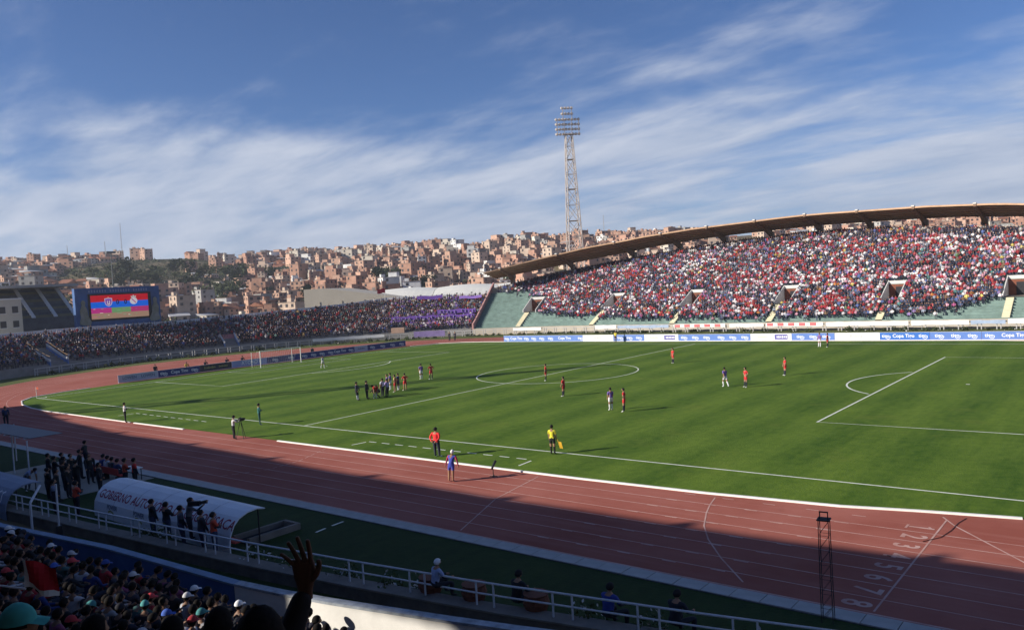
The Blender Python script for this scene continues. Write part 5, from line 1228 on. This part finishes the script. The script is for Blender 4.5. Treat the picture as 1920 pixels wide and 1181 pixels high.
# ------------------------------------------------------------------ the town on the hillside
def brick_mat():
    m = bpy.data.materials.new('brick_wall'); m.use_nodes = True; t = m.node_tree; b = t.nodes['Principled BSDF']; b.inputs['Roughness'].default_value = .92; b.inputs['Specular IOR Level'].default_value = .1
    o = t.nodes.new('ShaderNodeObjectInfo'); c = t.nodes.new('ShaderNodeTexCoord'); n = t.nodes.new('ShaderNodeTexNoise'); n.inputs['Scale'].default_value = .35; n.inputs['Detail'].default_value = 7
    t.links.new(c.outputs['Object'], n.inputs['Vector']); r_ = t.nodes.new('ShaderNodeMapRange'); r_.inputs[1].default_value = .3; r_.inputs[2].default_value = .7; r_.inputs[3].default_value = .72; r_.inputs[4].default_value = 1.12; t.links.new(n.outputs[0], r_.inputs[0])
    v = t.nodes.new('ShaderNodeVectorMath'); v.operation = 'SCALE'; t.links.new(o.outputs['Color'], v.inputs[0]); t.links.new(r_.outputs[0], v.inputs['Scale']); t.links.new(v.outputs[0], b.inputs['Base Color']); MATS['brick_wall'] = m; return m
M_BRICK = brick_mat(); M_WIN = mat('window_dark', (.05, .045, .05), .3); M_RFLAT = mat('roof_flat', (.30, .24, .20), .95, var=.2, scale=.5); M_RTILE = mat('roof_tile', (.27, .12, .075), .9, var=.2, scale=.8); M_RZINC = mat('roof_zinc', (.42, .42, .43), .5, var=.15, scale=.6)
HV = []
def house_variant(w, d, st, kind, seed):
    r = random.Random(seed); h = 2.75*st; wall = MB(); roof = MB(); wins = []
    wall.box((0, 0, h/2-2.5), (w, d, h+5.0))
    if kind == 'step':                        # a set-back upper storey
        wall.box((-w*.16, d*.1, h+1.3), (w*.6, d*.7, 2.6)); roof.box((-w*.16, d*.1, h+2.68), (w*.64, d*.76, .16)); roof.box((w*.34, 0, h+.07), (w*.3, d*.98, .12))
    elif kind == 'flat':
        roof.box((0, 0, h+.09), (w+.5, d+.5, .18)); wall.box((-w*.3, d*.2, h+1.0), (w*.25, d*.3, 1.7))
        for sx in (-1, 1): wall.box((sx*w*.46, -d*.46, h+.65), (.3, .3, 1.0))
    elif kind == 'gable':
        e = .5; p = 1.7; roof.add([(-w/2-e, -d/2-e, h), (w/2+e, -d/2-e, h), (w/2+e, 0, h+p), (-w/2-e, 0, h+p), (-w/2-e, d/2+e, h), (w/2+e, d/2+e, h), (-w/2-e, -d/2-e, h-.15), (w/2+e, -d/2-e, h-.15), (-w/2-e, d/2+e, h-.15), (w/2+e, d/2+e, h-.15)], ((0, 1, 2, 3), (3, 2, 5, 4), (0, 3, 4, 8, 6), (1, 7, 9, 5, 2), (0, 6, 7, 1), (4, 5, 9, 8)))
    else:                                     # mono-pitch sheet roof
        roof.add([(-w/2-.4, -d/2-.4, h), (w/2+.4, -d/2-.4, h), (w/2+.4, d/2+.4, h+1.2), (-w/2-.4, d/2+.4, h+1.2), (-w/2-.4, -d/2-.4, h-.1), (w/2+.4, -d/2-.4, h-.1), (w/2+.4, d/2+.4, h-.1), (-w/2-.4, d/2+.4, h-.1)], ((0, 1, 2, 3), (4, 7, 6, 5), (0, 4, 5, 1), (1, 5, 6, 2), (2, 6, 7, 3), (3, 7, 4, 0)))
    for s in range(st):
        nx = max(1, int(w/3.2)); z = 2.75*s+1.45
        for i in range(nx):
            if r.random() < .86: wins.append(((-w/2+w*(i+.5)/nx, -d/2-.02, z), (1.35, .12, 1.35)))
        nyy = max(1, int(d/4))
        for i in range(nyy):
            if r.random() < .6: wins.append(((-w/2-.02, -d/2+d*(i+.5)/nyy, z), (.12, 1.25, 1.3)))
            if r.random() < .45: wins.append(((w/2+.02, -d/2+d*(i+.5)/nyy, z), (.12, 1.25, 1.3)))
    HV.append((wall.mesh('wall', M_BRICK), roof.mesh('roof', {'gable': M_RTILE, 'mono': M_RZINC}.get(kind, M_RFLAT)), wins, (w, d, h), kind, st, wall, roof))
for i, (w, d, st, k) in enumerate(((8, 8, 2, 'flat'), (10, 8, 3, 'flat'), (7, 9, 1, 'gable'), (9, 7, 2, 'step'), (11, 9, 2, 'flat'), (8, 10, 3, 'step'), (10, 9, 1, 'mono'), (7, 7, 2, 'gable'), (9, 9, 4, 'flat'), (12, 8, 2, 'step'), (8, 7, 1, 'mono'), (9, 8, 2, 'mono'), (6.5, 8, 3, 'flat'), (13, 9, 1, 'gable'))): house_variant(w, d, st, k, i)
WCOL = [((.43, .25, .18), 'terracotta brick', 32), ((.50, .32, .235), 'rose brick', 26), ((.33, .185, .135), 'dark brick', 12), ((.53, .41, .32), 'sandy brick', 18), ((.60, .54, .45), 'cream', 6), ((.72, .71, .68), 'white', 5), ((.36, .35, .33), 'grey concrete', 5)]
OCA = [-75, -50, -44, -41, -39, -37.2, -33.4, -29.7, -26, -19, -7, 0]; OCT = [-.016, -.008, -.004, .004, .012, .028, .041, .050, .049, .049, .049, .05]
win_cache = {}
def win_mesh(s):
    if s not in win_cache: win_cache[s] = MB().box((0, 0, 0), s).mesh('window', M_WIN)
    return win_cache[s]
def veg(x, y): 
    dx, dy = x-CP.x, y-CP.y; az = math.degrees(math.atan2(dx, dy))
    return mnoise.noise(Vector((x*.010+3.1, y*.010, 1.7))) + .35*mnoise.noise(Vector((x*.03, y*.03, 5.0))) + (.05 if az < -57 else (-.03 if az < -51 else -.14))
cands = []; r_ = 292.0
while r_ < 720:
    a = -75.0
    while a < -3:
        a += math.degrees((6.6+4.2*rng.random())/r_); rr = r_+rng.normal(0, 3.2)
        if rr > ridge_r(a)+14: continue
        x, y = CP.x+rr*math.sin(R(a)), CP.y+rr*math.cos(R(a)); vg = veg(x, y)
        if vg > .26 or rng.random() < .06: continue
        if x > -190 and x < -80 and y < 150 and y > 70: continue
        if rng.random() < .42 and vg > .12: continue
        k = int(rng.integers(len(HV))); 
        if a > -52 and rng.random() < .25: k = int(rng.choice([1, 5, 8, 12]))
        if a < -57 and HV[k][5] > 2 and rng.random() < .6: k = int(rng.choice([2, 6, 7, 10]))
        s = rng.uniform(.55, .86); z = terr(x, y); ztop = z+HV[k][3][2]*s+1; ratio = (ztop-CP.z)/rr
        vis = ratio > float(np.interp(a, OCA, OCT))+.002
        if a > -36 and not vis and ratio < .028: continue
        ci = int(rng.choice(len(WCOL), p=np.array([c[2] for c in WCOL])/sum(c[2] for c in WCOL)))
        rot = R(-a)+R(rng.choice([0, 18, -25, 35, -40, 50]))+rng.normal(0, .12)
        t = (rr-275)/(ridge_r(a)-275); band = 'at the foot of the hill' if t < .28 else 'on the lower slope' if t < .55 else 'on the upper slope' if t < .86 else 'on the skyline'
        size = HV[k][3][0]*HV[k][3][2]*s*s/rr**2*(1 if vis and -72.5 < a < -29 else 0)
        cands.append((size, a, rr, x, y, z, k, s, ci, rot, band))
    r_ += 8.6
cands.sort(key=lambda c: -c[0])
indiv, rest = cands[:300], cands[300:]
STW = ['', 'one-storey', 'two-storey', 'three-storey', 'four-storey']
for band in ('at the foot of the hill', 'on the lower slope', 'on the upper slope', 'on the skyline'):
    for i, (sz, a, rr, x, y, z, k, s, ci, rot, bd_) in enumerate(sorted([c for c in indiv if c[10] == band], key=lambda c: c[1])):
        V = HV[k]; col, cn, _ = WCOL[ci]; f = rng.uniform(.85, 1.15)
        root = empty('house', (x, y, z), rot, '%s %s house, %s from left of those %s' % (STW[V[5]], cn, ordw(i), band), 'house', 'houses on the hillside'); root.scale = (s, s, s)
        o = link('wall', V[0], root); o.color = (*[min(.85, q*f) for q in col], 1); link('roof', V[1], root)
        for p, sz_ in V[2]:
            q = link('window', win_mesh(sz_), root); q.location = p
TV, TF, TC = [], [], []; tn = 0
for sz, a, rr, x, y, z, k, s, ci, rot, bd_ in rest:
    V = HV[k]; c, sn = math.cos(rot), math.sin(rot); col = np.array(WCOL[ci][0])*rng.uniform(.85, 1.15); rc = {'gable': (.27, .12, .075), 'mono': (.42, .42, .43)}.get(V[4], (.30, .24, .20))
    wb = MB()
    for p, q in V[2]: wb.box(p, q)
    for mb, cc_ in ((V[6], col), (V[7], rc), (wb, (.05, .045, .05))):
        if not mb.v: continue
        v = np.array(mb.v)*s; TV.append(np.stack([v[:, 0]*c-v[:, 1]*sn+x, v[:, 0]*sn+v[:, 1]*c+y, v[:, 2]+z], -1)); TF += [tuple(i+tn for i in f) for f in mb.f]; TC += [tuple(cc_)]*len(mb.f); tn += len(v)
me = bpy.data.meshes.new('distant_houses'); me.from_pydata(np.concatenate(TV).tolist(), [], TF); me.materials.append(attr_mat('distant_wall', .92)); at = me.color_attributes.new('Col', 'FLOAT_COLOR', 'CORNER')
C4 = np.concatenate([np.array(TC), np.ones((len(TC), 1))], 1); at.data.foreach_set('color', np.repeat(C4, np.array([len(f) for f in TF]), 0).astype(np.float32).ravel()); me.update()
tag(link('distant_houses', me), 'mass of small brick houses covering the rest of the hillside', kind='stuff')
# trees on the slope
def tree_meshes(seed, n, rx, rz):
    r = np.random.default_rng(seed); b = MB(); cl = [(r.normal(0, rx*.5), r.normal(0, rx*.5), rz*r.uniform(.5, 1.5)) for _ in range(9)]
    for i in range(n):
        c = cl[i % 9]; v = r.normal(size=3); v /= np.linalg.norm(v); q = rx*.55*r.uniform(.4, 1.0); p = Vector((c[0]+v[0]*q, c[1]+v[1]*q, c[2]+v[2]*q*.9+1.4)); s = .42*r.uniform(.6, 1.3)
        a = Vector(r.normal(size=3)).normalized(); d = a.orthogonal().normalized(); b.add([p-a*s, p+d*s*.6, p+a*s, p-d*s*.6], [(0, 1, 2, 3)], 0)
    t = MB(); t.tube((0, 0, -1), (0, 0, rz*1.0+1), .22, 6, .12)
    for k in range(4): t.tube((0, 0, rz*.6+1), cl[k], .09, 5, .04)
    return b.mesh('crown', [M_LEAFT]), t.mesh('trunk', M_WOOD)
M_LEAFT = mat('tree_leaf', (.030, .045, .016), .85, col2=(.065, .075, .028), scale=.35)
TM = [tree_meshes(40+i, 260, 2.3, 2.4) for i in range(4)]
tc_ = []
for cx, cr, ct, n, sp in ((-64.2, 0, 470, 18, 22), (-57.2, 0, 500, 24, 26), (-61, 0, 420, 8, 40), (-47, 0, 380, 12, 60), (-70, 0, 420, 14, 40), (-52, 0, 330, 10, 30)):
    for i in range(n):
        a = cx+rng.normal(0, math.degrees(sp/ct)*.6); rr = ct+rng.normal(0, sp*.7); tc_.append((a, rr))
n_t = 0
for a, rr in sorted(tc_):
    rr = min(rr, ridge_r(a)-5); x, y = CP.x+rr*math.sin(R(a)), CP.y+rr*math.cos(R(a)); k = n_t % 4; s = rng.uniform(1.0, 1.9)
    root = empty('tree', (x, y, terr(x, y)), rng.uniform(0, 6), 'dark green tree, %s from the left among the trees on the hillside' % ordw(n_t), 'tree', 'trees on the hillside'); root.scale = (s, s, s*rng.uniform(.8, 1.15)); link('crown', TM[k][0], root); link('trunk', TM[k][1], root); n_t += 1
sv = MB()                                     # scrub: low leafy tufts where no houses stand
for i in range(5200):
    a = rng.uniform(-74, -40); rr = rng.uniform(300, 640); x, y = CP.x+rr*math.sin(R(a)), CP.y+rr*math.cos(R(a))
    if veg(x, y) < .17 or rr > ridge_r(a): continue
    z = terr(x, y); s0 = rng.uniform(.5, 1.5)
    for j in range(9):
        v = rng.normal(size=3); p = Vector((x, y, z))+Vector((v[0]*s0*.8, v[1]*s0*.8, abs(v[2])*s0*.6)); u = Vector(rng.normal(size=3)).normalized(); d = u.orthogonal().normalized(); q = s0*.5; sv.add([p-u*q, p+d*q*.6, p+u*q, p-d*q*.6], [(0, 1, 2, 3)])
tag(sv.obj('scrub', M_LEAFT), 'olive scrub scattered over the open parts of the hillside', kind='stuff')
# masts on the ridge
for a, tt, rr, lb in ((-64.35, .0932, 640, 'tallest thin radio mast on the ridge above the scoreboard'), (-65.3, .073, 640, 'shorter radio mast on the ridge left of the tallest one'), (-67.4, .070, 650, 'faint radio mast on the ridge at the far left'), (-32.2, .0775, 640, 'thin radio mast right of the big floodlight mast')):
    x, y = CP.x+rr*math.sin(R(a)), CP.y+rr*math.cos(R(a)); z = terr(x, y)-1; H = CP.z+rr*tt-z
    root = empty('radio_mast', (x, y, z), 0, lb, 'mast', 'radio masts on the ridge')
    for k in range(3): MB().tube((.5*math.cos(k*2.09), .5*math.sin(k*2.09), 0), (.12*math.cos(k*2.09), .12*math.sin(k*2.09), H), .09, 4, .06).obj('leg', M_FENCE, root)
    b = MB()
    for i in range(12):
        z0_ = H*i/12; w0 = .5-.38*i/12
        for k in range(3): b.tube((w0*math.cos(k*2.09), w0*math.sin(k*2.09), z0_), (w0*math.cos(k*2.09+2.09), w0*math.sin(k*2.09+2.09), z0_+H/12), .05, 3)
    b.obj('lacing', M_FENCE, root)
x, y = CP.x+235*math.sin(R(-65.0)), CP.y+235*math.cos(R(-65.0)); lp = empty('lamp_pole', (x, y, 0), 0, 'slim dark floodlight pole rising behind the scoreboard', 'pole')
MB().tube((0, 0, 0), (0, 0, 24.6), .22, 8, .11).obj('shaft', mat('pole_grey', (.16, .17, .17), .6), lp); MB().box((0, 0, 24.7), (.4, 2.4, .5)).obj('lamp_head', mat('pole_grey', (.16, .17, .17), .6), lp)
# ------------------------------------------------------------------ the nearest spectators
M_SHIRT = objcol_mat('shirt_cloth'); M_SKIN = mat('skin_near_shade', (.20, .11, .07), .6); M_HAIR = mat('hair_near', (.012, .010, .009), .8, var=.4, scale=60, spec=.1); M_TROU = mat('trousers_dark', (.04, .045, .07), .9, var=.3, scale=5)  # near skin is a darker copy, shade put into its colour
def spec_mesh(pose):
    vs, fs, rg = body_mesh(pose); me = bpy.data.meshes.new('person'); me.from_pydata(vs.tolist(), [], fs)
    for m in (M_SHIRT, M_TROU, M_SKIN, M_HAIR): me.materials.append(m)
    mp = {'shirt': 0, 'sleeve': 0, 'fore': 0, 'short': 1, 'thigh': 1, 'sock': 1, 'shoe': 1, 'skin': 2, 'hair': 3}
    me.polygons.foreach_set('material_index', [mp[REG[i]] for i in rg]); me.polygons.foreach_set('use_smooth', [True]*len(fs)); me.update()
    return me, POSES[pose]['head']
SPM = {k: spec_mesh(k) for k in ('sit', 'sit_lean', 'sit_clap', 'stand')}
def cap_mesh():                             # cap sitting on the head shape: origin at the head's centre, facing -y
    b = MB(); nu, nv = 16, 5; vs = []
    for i in range(nv+1):
        ph = (math.pi*.47)*(1-i/nv)
        for q in range(nu):
            th = 2*math.pi*q/nu; vs.append((.091*math.sin(ph)*math.sin(th), -.110*math.sin(ph)*math.cos(th), .006+.132*math.cos(ph)))
    b.add(vs, [(i*nu+q, i*nu+(q+1) % nu, (i+1)*nu+(q+1) % nu, (i+1)*nu+q) for i in range(nv) for q in range(nu)])
    t = np.linspace(-1.05, 1.05, 9); up_ = [(.088*math.sin(a), -.102*math.cos(a), .028) for a in t]; lo = [(.082*math.sin(a), -.102-.075*math.cos(a)**.6, .012-.02*abs(math.sin(a))) for a in t]
    b.add(up_+lo, [(i, i+1, i+10, i+9) for i in range(8)]); return b.mesh('cap', M_SHIRT, True)
CAP = cap_mesh()
def px_of(P):
    d = Vector(P)-CP; z = d.dot(fw); return 960+1520*d.dot(r2)/z, 590.5-1520*d.dot(u2)/z, z
NEARC = [((.02, .022, .03), 40), ((.05, .05, .07), 16), ((.42, .03, .04), 12), ((.03, .05, .20), 10), ((.60, .60, .64), 7), ((.16, .13, .12), 8), ((.10, .22, .22), 3), ((.35, .10, .20), 3)]  # clothes kept extra dark to deepen the shade over these rows
spots, others = [], []
for k in range(2, 18):
    d = k*ROW+.36; a = -20.0
    while a < 52:
        a += rng.uniform(.46, .66)
        P = bp(a, d, -1); z = zn(k*ROW)
        if P[1] > py_(P[0])-float(np.interp(P[0], [10, 30, 36, 42], [1.3, 1.1, 1.0, 1.6])) or rng.random() < .13: continue
        if (Vector((P[0], P[1], z))-CP).length < 8: continue
        hu, hv, hz = px_of((P[0], P[1], z+1.25))
        (spots if hz > 0 and -40 < hu < 900 and hv < 1230 else others).append((k, a, P, z, hz))
spots.sort(key=lambda t: t[4]); others += spots[200:]; spots = spots[:200]      # the largest in view are individuals, the rest one crowd
cn_ = Crowd()
for k, a, P, z, hz in others: cn_.add((P[0], P[1], z), math.pi+rng.normal(0, .3), False, pick(NEARC), rng.uniform(.95, 1.1))
cn_.build('crowd', 'rest of the shaded crowd in the lower rows of the near stand')
byrow = {}
for t in spots: byrow.setdefault(t[0], []).append(t)
for ri, (k, L) in enumerate(sorted(byrow.items())):
    L.sort(key=lambda t: t[1])
    for i, (k, a, P, z, hz) in enumerate(L):
        pose = ('sit', 'sit_lean', 'sit_clap', 'sit')[int(rng.integers(4))]
        if k < 6 and a < 30 and rng.random() < .06: pose = 'stand'
        me, (hc_, hu_) = SPM[pose]; o = link('person', me); c = pick(NEARC); face = R(180)+rng.normal(0, .3); s = rng.uniform(.94, 1.05)
        o.location = (P[0], P[1], z); o.rotation_euler = (0, 0, face); o.scale = (s*1.12, s*1.12, s); o.color = (*[min(1, 1.1*float(q)) for q in c], 1)
        hat = rng.random() < .22; hc = pick([((.72, .72, .74), 5), ((.05, .10, .35), 2), ((.45, .05, .06), 2), ((.06, .22, .22), 1), ((.03, .03, .04), 2)])
        tag(o, 'spectator in %s%s, %s from left, %s row behind parapet' % (cname(c), (' with %s cap' % cname(hc)) if hat else '', ordw(i), ordw(ri)), 'person', 'nearest spectators in the bottom left corner')
        if hat:
            q = link('cap', CAP, o); q.location = hc_; q.color = (*[min(1, 1.6*float(w)) for w in hc], 1); q.rotation_euler = (math.asin(-hu_.y)*1.0-.06, 0, 0)
# spectator in a teal cap, bottom left corner
tl = link('person', SPM['sit'][0]); tl.location = (48.15, -72.45, 7.12); tl.rotation_euler = (0, 0, R(150)); tl.color = (.10, .09, .09, 1); tag(tl, 'spectator in a teal cap in the bottom left corner', 'person')
q = link('cap', CAP, tl); q.location = SPM['sit'][1][0]; q.scale = (1.06, 1.06, 1.06); q.color = (.10, .50, .45, 1)
# red flag with white edge held by a spectator
uf = empty('flag', (43.19, -70.60, 7.03), .7, 'red flag with white edges held up among the nearest spectators', 'flag')
# ------------------------------------------------------------------ the spectator raising a hand
def skin_part(J, E, root, sub=2):
    names = list(J); ix = {n: i for i, n in enumerate(names)}; me = bpy.data.meshes.new('sk'); me.from_pydata([J[n][0] for n in names], [(ix[a], ix[b]) for a, b in E], [])
    o = bpy.data.objects.new('sk', me); COL.objects.link(o); o.modifiers.new('s', 'SKIN'); ss = o.modifiers.new('u', 'SUBSURF'); ss.levels = sub; ss.render_levels = sub
    for i, n in enumerate(names): sv_ = me.skin_vertices[0].data[i]; sv_.radius = J[n][1]; sv_.use_root = (n == root)
    bpy.context.view_layer.update(); m2 = bpy.data.meshes.new_from_object(o.evaluated_get(bpy.context.evaluated_depsgraph_get()))
    out = ([v.co[:] for v in m2.vertices], [tuple(p.vertices) for p in m2.polygons]); bpy.data.objects.remove(o); bpy.data.meshes.remove(me); bpy.data.meshes.remove(m2); return out
RX = Vector((r2.x, r2.y, 0)).normalized(); UZ = Vector((0, 0, 1)); FY = UZ.cross(RX)      # right, up, ahead for someone facing the pitch from here
wr = Vector((51.475, -72.46, 9.25)); hdp = Vector((51.74, -72.84, 9.22))
def at_(o, x, z, y=0.0): return o + RX*x + UZ*z + FY*y
B = MB()
sh = at_(hdp, .20, -.30, -.03); elb = at_(wr, -.075, -.235, -.10)
J = {'pel': (at_(hdp, 0, -.86), (.17, .13)), 'waist': (at_(hdp, 0, -.68), (.16, .12)), 'chest': (at_(hdp, 0, -.42), (.19, .13)), 'neck': (at_(hdp, 0, -.20), (.075, .075)), 'sl': (at_(hdp, -.20, -.32), (.08, .08)), 'sr': (sh, (.085, .085)), 'er': (elb, (.062, .062)), 'wr': (at_(wr, 0, -.02), (.044, .040)), 'el': (at_(hdp, -.30, -.58), (.06, .06)), 'wl': (at_(hdp, -.16, -.78, .2), (.04, .04)),
     'hl': (at_(hdp, -.10, -.92), (.12, .12)), 'hr': (at_(hdp, .10, -.92), (.12, .12)), 'kl': (at_(hdp, -.12, -.94, .42), (.085, .085)), 'kr': (at_(hdp, .12, -.94, .42), (.085, .085)), 'al': (at_(hdp, -.12, -1.36, .40), (.055, .055)), 'ar': (at_(hdp, .12, -1.36, .40), (.055, .055))}
E_ = [('pel', 'waist'), ('waist', 'chest'), ('chest', 'neck'), ('chest', 'sl'), ('chest', 'sr'), ('sr', 'er'), ('er', 'wr'), ('sl', 'el'), ('el', 'wl'), ('pel', 'hl'), ('pel', 'hr'), ('hl', 'kl'), ('hr', 'kr'), ('kl', 'al'), ('kr', 'ar')]
v, f = skin_part(J, E_, 'pel', 2); B.add(v, f, 0)
hv, hf, hr = head_shape(hdp, UZ, FY, 20, 14); hrg = MB()
for q_, g_ in zip(hf, hr): hrg.f.append(q_); hrg.m.append(2 if g_ == 8 else 1)
o_ = len(B.v); B.v += [tuple(q_) for q_ in hv]; B.f += [tuple(i+o_ for i in q_) for q_ in hrg.f]; B.m += hrg.m
def loft_palm():                            # rounded palm from wrist to knuckles
    n = 14; prof = [(-.055, .0, .027, .021), (-.02, .0, .028, .020), (.005, .002, .034, .021), (.03, .004, .043, .022), (.06, .001, .045, .019), (.085, -.001, .045, .015), (.10, -.002, .040, .010)]; vs = []
    for z, cx, rx, ry in prof:
        for q in range(n):
            t = 2*math.pi*q/n; c_, s_ = math.cos(t), math.sin(t); vs.append(at_(wr, cx+rx*math.copysign(abs(c_)**.7, c_), z, ry*math.copysign(abs(s_)**.8, s_)))
    B.add(vs, [(i*n+q, i*n+(q+1) % n, (i+1)*n+(q+1) % n, (i+1)*n+q) for i in range(len(prof)-1) for q in range(n)] + [tuple(range((len(prof)-1)*n, len(prof)*n))], 1)
loft_palm()
for nm, base, tip, rad, curl in (('little', (-.034, .078), (-.080, .135), .0088, .010), ('ring', (-.014, .092), (-.050, .178), .0098, .008), ('middle', (.008, .096), (-.014, .196), .0102, .006), ('index', (.030, .090), (.028, .184), .0100, .010), ('thumb', (.018, .004), (.068, .104), .0125, .012)):
    p = [at_(wr, base[0]+(tip[0]-base[0])*t, base[1]+(tip[1]-base[1])*t, -.004-curl*t*t*2.2) for t in (-.12, .38, .72, 1.0)]
    if nm == 'thumb': p[0] = at_(wr, .016, .006, -.004); p[1] = at_(wr, .050, .040, -.012); p[2] = at_(wr, .064, .074, -.015)
    J = {i: (p[i], (rad*(1.12-.10*i),)*2) for i in range(4)}; v, f = skin_part(J, [(0, 1), (1, 2), (2, 3)], 0, 2); B.add(v, f, 1)
pr = B.obj('person', [cmat((.02, .018, .02)), mat('skin_tan', (.13, .065, .042), .55), M_HAIR], None, True); tag(pr, 'spectator in black raising an open hand, seen close from behind at the bottom', 'person')
b = MB(); nu, nv = 8, 6; vs = []
for i in range(nu+1):
    for j in range(nv+1): vs.append(Vector((.05*i, .03*math.sin(i*.9+j*.5), .06*j-.02*i+.02*math.sin(j*.8+i))))
for i in range(nu):
    for j in range(nv):
        k_ = [i*(nv+1)+j, (i+1)*(nv+1)+j, (i+1)*(nv+1)+j+1, i*(nv+1)+j+1]; m_ = 1 if j == 0 or i == 0 else 0
        b.add([vs[t] for t in k_], [(0, 1, 2, 3)], m_); b.add([vs[t]+Vector((0, .01, 0)) for t in k_], [(3, 2, 1, 0)], m_)
b.obj('cloth', [mat('flag_red_near', (.50, .02, .03), .8), M_CURB], uf); MB().tube((-.7, 0, .12), (.02, 0, -.02), .012, 5).obj('pole', M_RAIL, uf)
# a few dark heads of the upper tier right below the camera
for i, (P, c_) in enumerate((((47.53, -71.72, 7.86), (0.03, 0.03, 0.04)), ((48.22, -71.44, 7.89), (0.02, 0.02, 0.03)), ((49.2, -71.6, 8.22), (0.03, 0.03, 0.03)))):
    o = link('person', SPM['sit'][0]); o.location = (P[0], P[1], P[2]-SPM['sit'][1][0].z); o.rotation_euler = (0, 0, R(180)+.2*i); o.color = (*c_, 1)
    tag(o, '%s of three dark-haired spectators at the very bottom edge, from the left' % ordw(i), 'person', 'nearest spectators in the bottom left corner')
# ------------------------------------------------------------------ the air over the town
hz = MB().box((54, -74, 9), (3060, 3060, 150)).obj("haze", mat("haze_tmp", (1, 1, 1)))
hz.data.materials.clear(); hm_ = bpy.data.materials.new('haze_air'); hm_.use_nodes = True; t = hm_.node_tree; t.nodes.clear(); o_ = t.nodes.new('ShaderNodeOutputMaterial'); vp = t.nodes.new('ShaderNodeVolumePrincipled')
vp.inputs['Color'].default_value = (.80, .86, .95, 1); vp.inputs['Density'].default_value = .00024; vp.inputs['Anisotropy'].default_value = .3; t.links.new(vp.outputs[0], o_.inputs['Volume']); hz.data.materials.append(hm_)
tag(hz, 'thin pale haze over the stadium and the hillside', kind='stuff')
